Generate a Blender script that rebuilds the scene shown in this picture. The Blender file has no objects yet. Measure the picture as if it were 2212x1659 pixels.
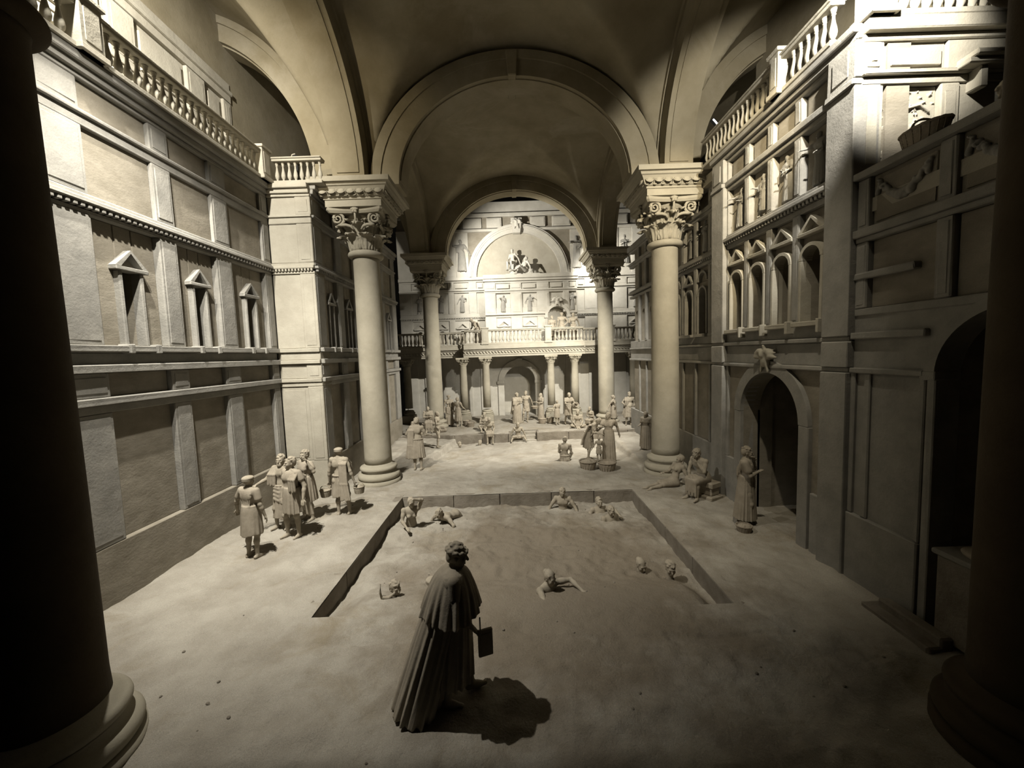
import bpy, bmesh, math, random
import numpy as np
from mathutils import Vector, Matrix, Euler
random.seed(7); RNG = np.random.default_rng(11)
PI = math.pi
SC = bpy.context.scene
COL = SC.collection

# ------------------------------------------------------------------ camera
FOC, CAMZ, PITCH, ROLL = 850.0, 3.9, math.radians(4.35), 0.034
cam_d = bpy.data.cameras.new('camera'); cam = bpy.data.objects.new('camera', cam_d); COL.objects.link(cam)
cam_d.sensor_fit = 'HORIZONTAL'; cam_d.sensor_width = 36.0; cam_d.lens = 36.0 * FOC / 2212.0
cam_d.clip_start = 0.05; cam_d.clip_end = 200
_f = Vector((0, math.cos(PITCH), -math.sin(PITCH))); _r0 = Vector((1, 0, 0)); _u0 = _r0.cross(_f)
_r = _r0 * math.cos(ROLL) - _u0 * math.sin(ROLL); _u = _u0 * math.cos(ROLL) + _r0 * math.sin(ROLL)
cam.matrix_world = Matrix(((_r.x, _u.x, -_f.x, 0), (_r.y, _u.y, -_f.y, 0), (_r.z, _u.z, -_f.z, CAMZ), (0, 0, 0, 1)))
SC.camera = cam

# ------------------------------------------------------------------ world, lamps, exposure
w = bpy.data.worlds.new('dark_hall'); SC.world = w; w.use_nodes = True
w.node_tree.nodes['Background'].inputs[0].default_value = (0.9, 0.8, 0.62, 1)
w.node_tree.nodes['Background'].inputs[1].default_value = 0.0025
def spot(name, loc, target, power, cone, blend, col, radius=0.06):
    l = bpy.data.lights.new(name, 'SPOT'); l.energy = power; l.color = col
    l.spot_size = math.radians(cone); l.spot_blend = blend; l.shadow_soft_size = radius
    o = bpy.data.objects.new(name, l); COL.objects.link(o); o.location = loc
    o.rotation_euler = (Vector(target) - Vector(loc)).to_track_quat('-Z', 'Y').to_euler()
    return o
def point(name, loc, power, col, radius=0.25):
    l = bpy.data.lights.new(name, 'POINT'); l.energy = power; l.color = col; l.shadow_soft_size = radius
    o = bpy.data.objects.new(name, l); COL.objects.link(o); o.location = loc
    return o
WARM = (1.0, 0.90, 0.70); NEUT = (1.0, 0.95, 0.84); AMB = (1.0, 0.84, 0.56)
spot('spot_left_floor', (-5.25, 5.1, 11.2), (-2.9, 9.7, 0.0), 7800, 77, 1.0, NEUT)
spot('fill_left_wall', (-4.75, 5.0, 9.6), (-6.7, 8.8, 3.2), 2900, 84, 1.0, NEUT)  # added fill lamp out of view, brightens the left wall
spot('spot_left_gallery', (-5.9, 5.0, 11.5), (-7.6, 8.6, 9.9), 5200, 100, 0.9, NEUT)
spot('fill_left_vault', (-5.2, 5.6, 9.5), (-4.9, 12.2, 10.6), 520, 56, 0.8, AMB)  # unseen fill lamp put in for the glow on the left arches
spot('spot_right_wall', (4.72, 4.8, 9.3), (6.3, 9.4, 8.0), 2100, 86, 0.35, NEUT)
spot('fill_right_floor', (3.2, 5.2, 9.7), (4.3, 9.6, 0.0), 1100, 56, 1.0, WARM)  # added fill with no fixture, lifts the brightness of the right floor
spot('fill_right_vault', (4.0, 5.4, 9.3), (4.9, 12.2, 6.2), 2300, 58, 0.8, AMB)  # extra unseen lamp added to light the right column and arch soffits
spot('spot_back_wall', (-2.5, 19.9, 9.6), (1.2, 24.0, 8.2), 2400, 120, 0.6, NEUT)
spot('spot_back_right', (4.1, 21.7, 9.4), (7.0, 24.0, 7.6), 1300, 130, 0.7, NEUT)
spot('spot_back_court', (4.0, 13.9, 9.3), (0.2, 20.0, 1.0), 8800, 88, 0.7, NEUT)
spot('spot_doorway', (3.7, 13.4, 6.1), (0.4, 24.0, 2.6), 1700, 46, 0.7, NEUT)
SC.view_settings.view_transform = 'Standard'; SC.view_settings.look = 'None'
SC.view_settings.exposure = 0.0; SC.view_settings.gamma = 1.0
SC.view_settings.use_curve_mapping = False

# ------------------------------------------------------------------ materials
ALB = 0.78
def mat(name, c1, c2, nscale=1.6, bump=0.35, bscale=22.0, grain=0.15, streak=0.0, rough=0.95, c3=None, dist=0.03, brown_patch=None):
    c1, c2 = (tuple(v * ALB for v in c) for c in (c1, c2)); c3 = tuple(v * ALB for v in c3) if c3 else None
    m = bpy.data.materials.new(name); m.use_nodes = True
    nt = m.node_tree; N = nt.nodes; L = nt.links
    p = N['Principled BSDF']; p.inputs['Roughness'].default_value = rough
    p.inputs['Specular IOR Level'].default_value = 0.15
    g = N.new('ShaderNodeNewGeometry')
    mp = N.new('ShaderNodeMapping'); L.new(g.outputs['Position'], mp.inputs[0])
    if streak: mp.inputs['Scale'].default_value = (1, 1, streak)
    n1 = N.new('ShaderNodeTexNoise'); n1.inputs['Scale'].default_value = nscale; n1.inputs['Detail'].default_value = 6
    n1.inputs['Roughness'].default_value = 0.62; L.new(mp.outputs[0], n1.inputs['Vector'])
    r1 = N.new('ShaderNodeValToRGB'); r1.color_ramp.elements[0].position = 0.36; r1.color_ramp.elements[1].position = 0.66
    r1.color_ramp.elements[0].color = (*c1, 1); r1.color_ramp.elements[1].color = (*c2, 1)
    L.new(n1.outputs['Fac'], r1.inputs[0]); colout = r1.outputs[0]
    if c3:
        n3 = N.new('ShaderNodeTexNoise'); n3.inputs['Scale'].default_value = nscale * 0.55; n3.inputs['Detail'].default_value = 9
        n3.inputs['Roughness'].default_value = 0.7; n3.inputs['Distortion'].default_value = 0.6
        L.new(g.outputs['Position'], n3.inputs['Vector'])
        r3 = N.new('ShaderNodeValToRGB'); r3.color_ramp.elements[0].position = 0.52; r3.color_ramp.elements[1].position = 0.68
        r3.color_ramp.elements[0].color = (0, 0, 0, 1); r3.color_ramp.elements[1].color = (0.75, 0.75, 0.75, 1)
        L.new(n3.outputs['Fac'], r3.inputs[0])
        mx = N.new('ShaderNodeMixRGB'); L.new(r3.outputs[0], mx.inputs[0]); L.new(colout, mx.inputs[1]); mx.inputs[2].default_value = (*c3, 1)
        colout = mx.outputs[0]
    if brown_patch:      # one broad darker brown ellipse mixed into the sand colour, ragged edge
        vm = N.new('ShaderNodeVectorMath'); vm.operation = 'SUBTRACT'; L.new(g.outputs['Position'], vm.inputs[0]); vm.inputs[1].default_value = (brown_patch[0], brown_patch[1], 0)
        v2 = N.new('ShaderNodeVectorMath'); v2.operation = 'MULTIPLY'; L.new(vm.outputs[0], v2.inputs[0]); v2.inputs[1].default_value = (1 / brown_patch[2], 1 / brown_patch[3], 0)
        ln = N.new('ShaderNodeVectorMath'); ln.operation = 'LENGTH'; L.new(v2.outputs[0], ln.inputs[0])
        a2 = N.new('ShaderNodeMath'); a2.operation = 'MULTIPLY_ADD'; L.new(n1.outputs['Fac'], a2.inputs[0]); a2.inputs[1].default_value = 1.1; L.new(ln.outputs['Value'], a2.inputs[2])
        rs = N.new('ShaderNodeValToRGB'); rs.color_ramp.elements[0].position = 0.75; rs.color_ramp.elements[1].position = 1.6 / 1.0 if False else 1.0
        m2 = N.new('ShaderNodeMath'); m2.operation = 'MULTIPLY'; m2.inputs[1].default_value = 0.62; L.new(a2.outputs[0], m2.inputs[0]); L.new(m2.outputs[0], rs.inputs[0])
        rs.color_ramp.elements[0].color = (.85, .85, .85, 1); rs.color_ramp.elements[1].color = (0, 0, 0, 1)
        ms = N.new('ShaderNodeMixRGB'); L.new(rs.outputs[0], ms.inputs[0]); L.new(colout, ms.inputs[1]); ms.inputs[2].default_value = (*[v * ALB for v in brown_patch[4]], 1); colout = ms.outputs[0]
    ng = N.new('ShaderNodeTexNoise'); ng.inputs['Scale'].default_value = 130; ng.inputs['Detail'].default_value = 2
    L.new(g.outputs['Position'], ng.inputs['Vector'])
    mg = N.new('ShaderNodeMixRGB'); mg.blend_type = 'OVERLAY'; mg.inputs[0].default_value = grain
    L.new(colout, mg.inputs[1]); L.new(ng.outputs['Fac'], mg.inputs[2]); L.new(mg.outputs[0], p.inputs['Base Color'])
    nb = N.new('ShaderNodeTexNoise'); nb.inputs['Scale'].default_value = bscale; nb.inputs['Detail'].default_value = 7
    nb.inputs['Roughness'].default_value = 0.65; L.new(mp.outputs[0], nb.inputs['Vector'])
    nb2 = N.new('ShaderNodeTexNoise'); nb2.inputs['Scale'].default_value = bscale * 0.14; nb2.inputs['Detail'].default_value = 3
    L.new(mp.outputs[0], nb2.inputs['Vector'])
    ad = N.new('ShaderNodeMath'); ad.operation = 'MULTIPLY_ADD'; L.new(nb2.outputs['Fac'], ad.inputs[0]); ad.inputs[1].default_value = 2.2
    L.new(nb.outputs['Fac'], ad.inputs[2])
    bp = N.new('ShaderNodeBump'); bp.inputs['Strength'].default_value = bump; bp.inputs['Distance'].default_value = dist
    L.new(ad.outputs[0], bp.inputs['Height']); L.new(bp.outputs[0], p.inputs['Normal'])
    return m
M = {}
M['wall']   = mat('grey_plaster', (.275, .265, .24), (.36, .345, .31), 2.2, .3, 26, .2, dist=.02)
M['panel']  = mat('brown_panel_plaster', (.235, .21, .165), (.32, .29, .235), 1.8, .30, 18, .2, streak=1.6, dist=.02)
M['stone']  = mat('pale_stone', (.355, .325, .255), (.43, .395, .315), 1.4, .2, 34, .15)
M['cream']  = mat('cream_plaster', (.39, .36, .295), (.47, .44, .365), 1.5, .22, 30, .12)
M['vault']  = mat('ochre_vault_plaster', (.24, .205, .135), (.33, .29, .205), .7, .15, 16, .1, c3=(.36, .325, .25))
M['sand']   = mat('drifted_sand', (.33, .30, .25), (.45, .42, .36), 1.1, .85, 34, .45, c3=(.27, .225, .155), dist=.02, brown_patch=(.6, 7.0, 3.3, 3.6, (.215, .18, .135)))
M['shade_stone'] = mat('shaded_column_stone', (.055, .042, .026), (.075, .058, .036), 1.4, .2, 30, .1)  # shade of the unlit foreground columns painted into their stone colour
M['block']  = mat('pool_stone', (.20, .175, .14), (.29, .26, .215), 2.4, .5, 20, .25)
M['fig']    = mat('sand_cast_figure', (.33, .29, .225), (.41, .365, .29), 5.0, .35, 60, .25, dist=.008)
M['cloth']  = mat('sand_cast_drapery', (.315, .275, .215), (.395, .35, .28), 5.0, .35, 60, .25, dist=.008)
M['wicker'] = mat('sand_cast_wicker', (.28, .24, .185), (.38, .33, .26), 9.0, .6, 80, .3, dist=.01)
M['dark']   = mat('black_metal', (.02, .02, .02), (.04, .04, .04), 2, .1, 20, .1, rough=.5)
M['backwall'] = mat('white_plaster', (.50, .475, .415), (.60, .575, .515), 1.6, .25, 18, .12)
def emit(name, col, s):
    m = bpy.data.materials.new(name); m.use_nodes = True; nt = m.node_tree
    e = nt.nodes.new('ShaderNodeEmission'); e.inputs[0].default_value = (*col, 1); e.inputs[1].default_value = s
    nt.links.new(e.outputs[0], nt.nodes['Material Output'].inputs[0]); return m
M['tube'] = emit('lamp_tube', (1, .97, .9), 9.0)

# ------------------------------------------------------------------ object helpers
def link(o, parent=None):
    COL.objects.link(o)
    if parent is not None: o.parent = parent
    return o
def obj(name, me, m, parent=None, loc=None, rot=None):
    if m is not None and not me.materials: me.materials.append(M[m] if isinstance(m, str) else m)
    o = bpy.data.objects.new(name, me); link(o, parent)
    if loc is not None: o.location = loc
    if rot is not None: o.rotation_euler = rot
    return o
def tag(o, label, cat=None, group=None, kind=None):
    o['label'] = label
    if cat: o['category'] = cat
    if group: o['group'] = group
    if kind: o['kind'] = kind
    return o
def thing(name, label, cat, loc=(0, 0, 0), rz=0, group=None, kind=None):
    o = bpy.data.objects.new(name, None); link(o); o.location = loc; o.rotation_euler = (0, 0, rz)
    o.empty_display_size = 0.1
    return tag(o, label, cat, group, kind)
def pymesh(V, F, smooth=False):
    me = bpy.data.meshes.new('m'); me.from_pydata([tuple(v) for v in V], [], [tuple(f) for f in F]); me.update()
    if smooth: me.shade_smooth()
    return me
def npmesh(V, Q, smooth=True):
    """quads only, numpy arrays"""
    me = bpy.data.meshes.new('m'); V = np.asarray(V, np.float32); Q = np.asarray(Q, np.int32)
    me.vertices.add(len(V)); me.vertices.foreach_set('co', V.ravel())
    me.loops.add(Q.size); me.loops.foreach_set('vertex_index', Q.ravel())
    me.polygons.add(len(Q)); me.polygons.foreach_set('loop_start', np.arange(0, Q.size, 4, dtype=np.int32))
    me.update(calc_edges=True); me.validate()
    if smooth: me.shade_smooth()
    return me
class MB:
    """collects quads / polygons into ONE mesh"""
    def __init__(s): s.V = []; s.F = []
    def add(s, V, F):
        b = len(s.V); s.V += [tuple(v) for v in V]; s.F += [tuple(i + b for i in f) for f in F]; return s
    def box(s, x0, x1, y0, y1, z0, z1, c=0.0):
        if c <= 0:
            V = [(x, y, z) for x in (x0, x1) for y in (y0, y1) for z in (z0, z1)]
            return s.add(V, [(0, 1, 3, 2), (4, 6, 7, 5), (0, 4, 5, 1), (2, 3, 7, 6), (0, 2, 6, 4), (1, 5, 7, 3)])
        # chamfered box: 24 verts
        lo = (x0, y0, z0); hi = (x1, y1, z1); c = min(c, .3 * min(hi[i] - lo[i] for i in range(3)))
        V = []; idx = {}
        for sx in (0, 1):
            for sy in (0, 1):
                for sz in (0, 1):
                    S = (sx, sy, sz)
                    for ax in range(3):
                        p = []
                        for i in range(3):
                            e = hi[i] if S[i] else lo[i]
                            if i != ax: e += -c if S[i] else c
                            p.append(e)
                        idx[(S, ax)] = len(V); V.append(p)
        F = []
        for ax in range(3):
            a, b = [i for i in range(3) if i != ax]
            for s1 in (0, 1):
                def k(pa, pb):
                    S = [0, 0, 0]; S[ax] = s1; S[a] = pa; S[b] = pb; return idx[(tuple(S), ax)]
                F.append((k(0, 0), k(1, 0), k(1, 1), k(0, 1)))
        for ax in range(3):      # edge chamfers along axis ax
            a, b = [i for i in range(3) if i != ax]
            for pa in (0, 1):
                for pb in (0, 1):
                    def kk(t, which):
                        S = [0, 0, 0]; S[ax] = t; S[a] = pa; S[b] = pb; return idx[(tuple(S), which)]
                    F.append((kk(0, a), kk(1, a), kk(1, b), kk(0, b)))
        for S in [(i, j, k2) for i in (0, 1) for j in (0, 1) for k2 in (0, 1)]:
            F.append((idx[(S, 0)], idx[(S, 1)], idx[(S, 2)]))
        return s.add(V, F)
    def xf(s, fn):
        s.V = [tuple(fn(v)) for v in s.V]; return s
    def jitter(s, a):
        s.V = [(v[0] + random.uniform(-a, a), v[1] + random.uniform(-a, a), v[2] + random.uniform(-a, a)) for v in s.V]; return s
    def mesh(s, smooth=False):
        me = pymesh(s.V, s.F)
        bm = bmesh.new(); bm.from_mesh(me); bmesh.ops.recalc_face_normals(bm, faces=bm.faces); bm.to_mesh(me); bm.free()
        if smooth: me.shade_smooth()
        return me
def lathe(prof, seg=40, cap=True):
    V = []; F = []
    n = len(prof)
    for i in range(seg):
        a = 2 * PI * i / seg; ca, sa = math.cos(a), math.sin(a)
        V += [(r * ca, r * sa, z) for r, z in prof]
    for i in range(seg):
        j = (i + 1) % seg
        F += [(i * n + k, j * n + k, j * n + k + 1, i * n + k + 1) for k in range(n - 1)]
    if cap:
        F.append(tuple(i * n for i in range(seg))[::-1]); F.append(tuple(i * n + n - 1 for i in range(seg)))
    me = pymesh(V, F)
    me.shade_smooth()
    return me
def autosmooth(me, ang=35):
    bm = bmesh.new(); bm.from_mesh(me); t = math.radians(ang)
    for e in bm.edges:
        e.smooth = not (len(e.link_faces) == 2 and e.calc_face_angle(0) > t)
    for f in bm.faces: f.smooth = True
    bm.to_mesh(me); bm.free(); return me
def torus_prof(rc, zc, r, a0=-90, a1=90, n=8):
    return [(rc + r * math.cos(math.radians(a0 + (a1 - a0) * i / n)), zc + r * math.sin(math.radians(a0 + (a1 - a0) * i / n))) for i in range(n + 1)]
def tube_mb(mb, pts, rad, seg=8):
    pts = [Vector(p) for p in pts]; n = len(pts); rings = []
    up = Vector((0, 0, 1))
    V = []
    for i, p in enumerate(pts):
        d = (pts[min(i + 1, n - 1)] - pts[max(i - 1, 0)]).normalized()
        a = d.cross(up)
        if a.length < 1e-3: a = d.cross(Vector((1, 0, 0)))
        a.normalize(); b = d.cross(a)
        r = rad[i] if hasattr(rad, '__len__') else rad
        V += [p + (a * math.cos(2 * PI * k / seg) + b * math.sin(2 * PI * k / seg)) * r for k in range(seg)]
    F = [(i * seg + k, i * seg + (k + 1) % seg, (i + 1) * seg + (k + 1) % seg, (i + 1) * seg + k) for i in range(n - 1) for k in range(seg)]
    F += [tuple(range(seg))[::-1], tuple((n - 1) * seg + k for k in range(seg))]
    return mb.add(V, F)

# ================================================================== STRUCTURE
# ------------------------------------------------------------------ sand floor, pool
def vnoise(X, Y, cell, seed):
    r = np.random.default_rng(seed); G = r.standard_normal((512, 512)).astype(np.float32)
    x = X / cell + 100; y = Y / cell + 100
    i = np.floor(x).astype(int); j = np.floor(y).astype(int); a = x - i; b = y - j
    a = a * a * (3 - 2 * a); b = b * b * (3 - 2 * b); i %= 511; j %= 511
    return (G[i, j] * (1 - a) + G[i + 1, j] * a) * (1 - b) + (G[i, j + 1] * (1 - a) + G[i + 1, j + 1] * a) * b
def sstep(a, b, x):
    t = np.clip((x - a) / (b - a), 0, 1); return t * t * (3 - 2 * t)
POOL = (-3.18, 3.27, 5.72, 10.78)
PLAT_Y, PLAT_Z = 18.4, 0.15
def ground(X, Y):
    X = np.asarray(X, float); Y = np.asarray(Y, float)
    z = .018 * vnoise(X, Y, 1.3, 1) + .013 * vnoise(X, Y, .45, 2) + .008 * vnoise(X, Y, .16, 3) + .004 * vnoise(X, Y, .07, 4)
    z = z + .012 * vnoise(X * .5 + Y * .35, Y - X * .3, .35, 5)
    ex = np.maximum(np.maximum(POOL[0] - X, X - POOL[1]), np.maximum(POOL[2] - Y, Y - POOL[3])); z = z * np.clip(.12 + ex / .3, .12, 1)
    for x0, y0, x1, y1 in [(-3.9, 5.15, 3.6, 5.05), (-3.4, 5.7, -3.55, 5.1), (-3.95, 6.1, -3.3, 6.15), (3.4, 5.75, 3.7, 5.0), (.5, 4.7, .95, 4.1), (-2.3, 5.35, -2.2, 5.1), (-3.6, 6.9, -3.25, 6.95), (2.0, 5.1, 2.2, 4.8), (3.6, 6.4, 4.1, 6.0)]:
        dx, dy = x1 - x0, y1 - y0; t = np.clip(((X - x0) * dx + (Y - y0) * dy) / (dx * dx + dy * dy), 0, 1)
        d = np.hypot(X - x0 - t * dx, Y - y0 - t * dy); z = z - .022 * np.exp(-(d / .025) ** 2)
    # second basin in front of the platform, half filled with sand
    b2 = sstep(13.0, 16.8, Y) * sstep(-2.83, -2.75, X - .12 * (Y - 18)) * (1 - sstep(4.35, 4.45, X))
    z = z - .25 * b2
    z = z + .10 * sstep(-3.0, -4.5, X) * sstep(15.5, 18.4, Y)
    z = z + .05 * np.exp(-((X + 6.6) / .5) ** 2) + .04 * np.exp(-((X - 5.45) / .3) ** 2)
    return z
def pool_h(X, Y):
    z = -.33 + .03 * vnoise(X, Y, 1.1, 21) + .022 * vnoise(X, Y, .4, 22) + .014 * vnoise(X, Y, .15, 23) + .006 * vnoise(X, Y, .07, 24)
    z = z + .025 * vnoise(X * .6 + Y * .5, Y - X * .4, .5, 25)
    m = sstep(-3.05, -2.5, X) * (1 - sstep(2.75, 3.2, X)) * sstep(7.3, 5.85, Y)
    return z * (1 - m) + m * (ground(X, Y) - .012) + .06 * sstep(7.4, 5.7, Y) * (1 - m)
def gz(x, y): 
    if POOL[0] < x < POOL[1] and POOL[2] < y < POOL[3]: return float(pool_h(np.array(x, float), np.array(y, float)))
    return float(ground(x, y))
def grid(xs, ys, fn, hole=None):
    X, Y = np.meshgrid(xs, ys, indexing='ij'); Z = fn(X, Y)
    V = np.stack([X, Y, Z], -1).reshape(-1, 3); nx, ny = len(xs), len(ys)
    I = np.arange(nx * ny).reshape(nx, ny)
    Q = np.stack([I[:-1, :-1], I[1:, :-1], I[1:, 1:], I[:-1, 1:]], -1).reshape(-1, 4)
    if hole:
        cx = (X[:-1, :-1] + X[1:, 1:]) / 2; cy = (Y[:-1, :-1] + Y[1:, 1:]) / 2
        k = ~((cx > hole[0]) & (cx < hole[1]) & (cy > hole[2]) & (cy < hole[3])); Q = Q[k.ravel()]
    return npmesh(V, Q)
def lin(a, b, step): return list(np.linspace(a, b, max(2, int(round((b - a) / step)) + 1)))
xs = lin(-8.6, POOL[0], .05)[:-1] + lin(POOL[0], POOL[1], .045)[:-1] + lin(POOL[1], 8.6, .05)
ys = lin(1.2, POOL[2], .035)[:-1] + lin(POOL[2], POOL[3], .045)[:-1] + lin(POOL[3], PLAT_Y + .05, .05)
fl = obj('floor', grid(xs, ys, ground, POOL), 'sand'); tag(fl, 'pale sand drifted over the paved court floor around the sunken pool', 'floor', kind='structure')
ps = obj('pool_floor', grid(lin(POOL[0] - .04, POOL[1] + .04, .035), lin(POOL[2] - .04, POOL[3] + .04, .035), pool_h), 'sand')
tag(ps, 'rough sand filling the bottom of the rectangular sunken pool', 'floor', kind='structure')
# pool walls of stone slabs
pw = obj('pool_wall', MB().box(POOL[0] - .5, POOL[1] + .5, POOL[3] + .16, POOL[3] + .3, -.7, -.12).box(POOL[0] - .5, POOL[0] - .2, POOL[2], POOL[3] + .2, -.7, -.12).box(POOL[1] + .2, POOL[1] + .5, POOL[2], POOL[3] + .2, -.7, -.12).mesh(), 'block')
tag(pw, 'low brown stone slab wall lining the sunken pool', 'pool wall', kind='structure')
def slab_run(axis, fixed, thick, cuts, z0, z1, parent, m='block'):
    for a, b in zip(cuts[:-1], cuts[1:]):
        j = random.uniform(-.008, .008)
        if axis == 'x': mb = MB().box(a + .006, b - .006, min(fixed, fixed + thick) + j, max(fixed, fixed + thick) + j, z0, z1 + random.uniform(-.008, .004), .012)
        else: mb = MB().box(min(fixed, fixed + thick) + j, max(fixed, fixed + thick) + j, a + .006, b - .006, z0, z1 + random.uniform(-.008, .004), .012)
        obj('stone_slab', mb.jitter(.004).mesh(), m, parent)
slab_run('x', POOL[3], .18, [-3.2, -1.75, -.45, 1.0, 2.2, 3.3], -.6, -.008, pw)
slab_run('y', POOL[0], -.22, [5.72, 7.0, 8.3, 9.6, 10.95], -.6, -.008, pw)
slab_run('y', POOL[1], .22, [5.72, 7.1, 8.4, 9.6, 10.95], -.6, -.008, pw)

# platform with steps at the far end
pf = obj('platform', grid(lin(-6.5, 8.8, .08), lin(PLAT_Y, 24.2, .08), lambda X, Y: PLAT_Z + .012 * vnoise(X, Y, .7, 31) + .006 * vnoise(X, Y, .2, 32), (-.2, 1.16, 18.0, 19.05)), 'sand')
tag(pf, 'raised sand covered platform under the far gallery', 'platform', kind='structure')
slab_run('x', PLAT_Y, .25, [-6.5, -4.6, -2.8, -1.5, -.22], -.5, PLAT_Z + .005, pf)
slab_run('x', PLAT_Y, .25, [1.18, 2.6, 4.0, 5.4, 7.0, 8.8], -.5, PLAT_Z + .005, pf)
for k in range(3):
    obj('step', MB().box(-.14, 1.1, PLAT_Y - .02 + .24 * k, PLAT_Y + .25 + .24 * k, -.5, -.17 + .155 * k, .015).jitter(.004).mesh(), 'sand', pf)
for x0, x1 in ((-.24, -.14), (1.1, 1.2)):
    obj('step_cheek', MB().box(x0, x1, PLAT_Y - .06, PLAT_Y + .6, -.5, PLAT_Z + .01, .012).jitter(.003).mesh(), 'block', pf)

# ------------------------------------------------------------------ walls
class Wall:
    def __init__(s, name, o, U, N, back, label):
        s.o = Vector(o); s.U = Vector(U); s.N = Vector(N); s.root = None
        mb = MB()
        for b in back: mb.box(b[0], b[1], b[4], b[5], b[2], b[3])
        s.root = obj(name, mb.xf(s.x).mesh(), 'panel'); tag(s.root, label, 'wall', kind='structure')
    def x(s, v): return s.o + s.U * v[0] + s.N * v[1] + Vector((0, 0, v[2]))
    def box(s, name, u0, u1, z0, z1, n0, n1, m='wall', c=.014, j=.005, extra=None):
        mb = MB().box(u0, u1, n0, n1, z0, z1, c)
        if extra:
            for e in extra: mb.box(e[0], e[1], e[4], e[5], e[2], e[3], .006)
        return obj(name, mb.jitter(j).xf(s.x).mesh(), m, s.root)
    def poly(s, name, pts, n0, n1, m='wall'):
        """extruded polygon, pts in (u,z)"""
        k = len(pts); V = [(u, n0, z) for u, z in pts] + [(u, n1, z) for u, z in pts]
        F = [tuple(range(k)), tuple(range(k, 2 * k))[::-1]] + [(i, (i + 1) % k, (i + 1) % k + k, i + k) for i in range(k)]
        return obj(name, MB().add(V, F).xf(s.x).mesh(), m, s.root)
    def ring(s, name, uc, zc, ri, re, n0, n1, m='wall', a0=0., a1=180., seg=28, sx=1.):
        V = []; F = []
        for i in range(seg + 1):
            a = math.radians(a0 + (a1 - a0) * i / seg); c_, s_ = math.cos(a) * sx, math.sin(a)
            V += [(uc + ri * c_, n0, zc + ri * s_), (uc + re * c_, n0, zc + re * s_), (uc + re * c_, n1, zc + re * s_), (uc + ri * c_, n1, zc + ri * s_)]
        for i in range(seg):
            b = i * 4; F += [(b + k, b + (k + 1) % 4, b + 4 + (k + 1) % 4, b + 4 + k) for k in range(4)]
        F += [(0, 1, 2, 3), (seg * 4, seg * 4 + 3, seg * 4 + 2, seg * 4 + 1)]
        return obj(name, autosmooth(MB().add(V, F).xf(s.x).mesh()), m, s.root)
    def archplate(s, name, u0, u1, z0, z1, uc, r, zs, n0, n1, m='panel', seg=24):
        """plate with an arched opening (sill z0 .. springing zs, radius r)"""
        mb = MB()
        mb.box(u0, uc - r, n0, n1, z0, z1); mb.box(uc + r, u1, n0, n1, z0, z1)
        for i in range(seg):
            a, b = PI * i / seg, PI * (i + 1) / seg
            p, q = (uc + r * math.cos(a), zs + r * math.sin(a)), (uc + r * math.cos(b), zs + r * math.sin(b))
            V = [(p[0], n0, p[1]), (q[0], n0, q[1]), (q[0], n0, z1), (p[0], n0, z1), (p[0], n1, p[1]), (q[0], n1, q[1]), (q[0], n1, z1), (p[0], n1, z1)]
            mb.add(V, [(0, 1, 2, 3), (7, 6, 5, 4), (0, 4, 5, 1), (2, 6, 7, 3)])
        return obj(name, mb.xf(s.x).mesh(), m, s.root)
    def pil(s, a, b, z0, z1, n=0., m='wall', inset=.055):
        ex = [(a + inset, b - inset, z0 + inset * 1.3, z1 - inset * 1.3, n - .02, n + .010)] if b - a > 3 * inset and z1 - z0 > 4 * inset else None
        return s.box('pilaster', a, b, z0, z1, -.2, n, m, extra=ex)
    def framed(s, a, b, z0, z1, n, m='panel', name='panel', fr=.05):
        return s.box(name, a, b, z0, z1, -.2, n, m, extra=[(a + fr, b - fr, z0 + fr, z1 - fr, n - .02, n + .018)])
    def dentils(s, a, b, z0, z1, n1, step=.1, m='wall'):
        k = int((b - a) / step)
        me = None
        for i in range(k):
            u = a + (i + .5) * (b - a) / k
            if me is None:
                me = MB().box(-step * .3, step * .3, -.02, n1, z0, z1, .008).xf(lambda v: s.U * v[0] + s.N * v[1] + Vector((0, 0, v[2]))).mesh()
            obj('dentil', me, m, s.root, loc=s.o + s.U * u)
    def gable(s, uc, zb, half, rise, n, t=.055, m='wall'):
        z0 = zb + .07
        s.box('lintel', uc - half, uc + half, zb, zb + .07, -.2, n + .03, m, .01)
        s.poly('pediment', [(uc - half, z0), (uc - half + .10, z0), (uc, z0 + rise - t), (uc + half - .10, z0), (uc + half, z0), (uc, z0 + rise)], -.2, n + .02, m)
REL = []     # relief spots filled with sculpted figures later
HALF = lambda L: L

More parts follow.
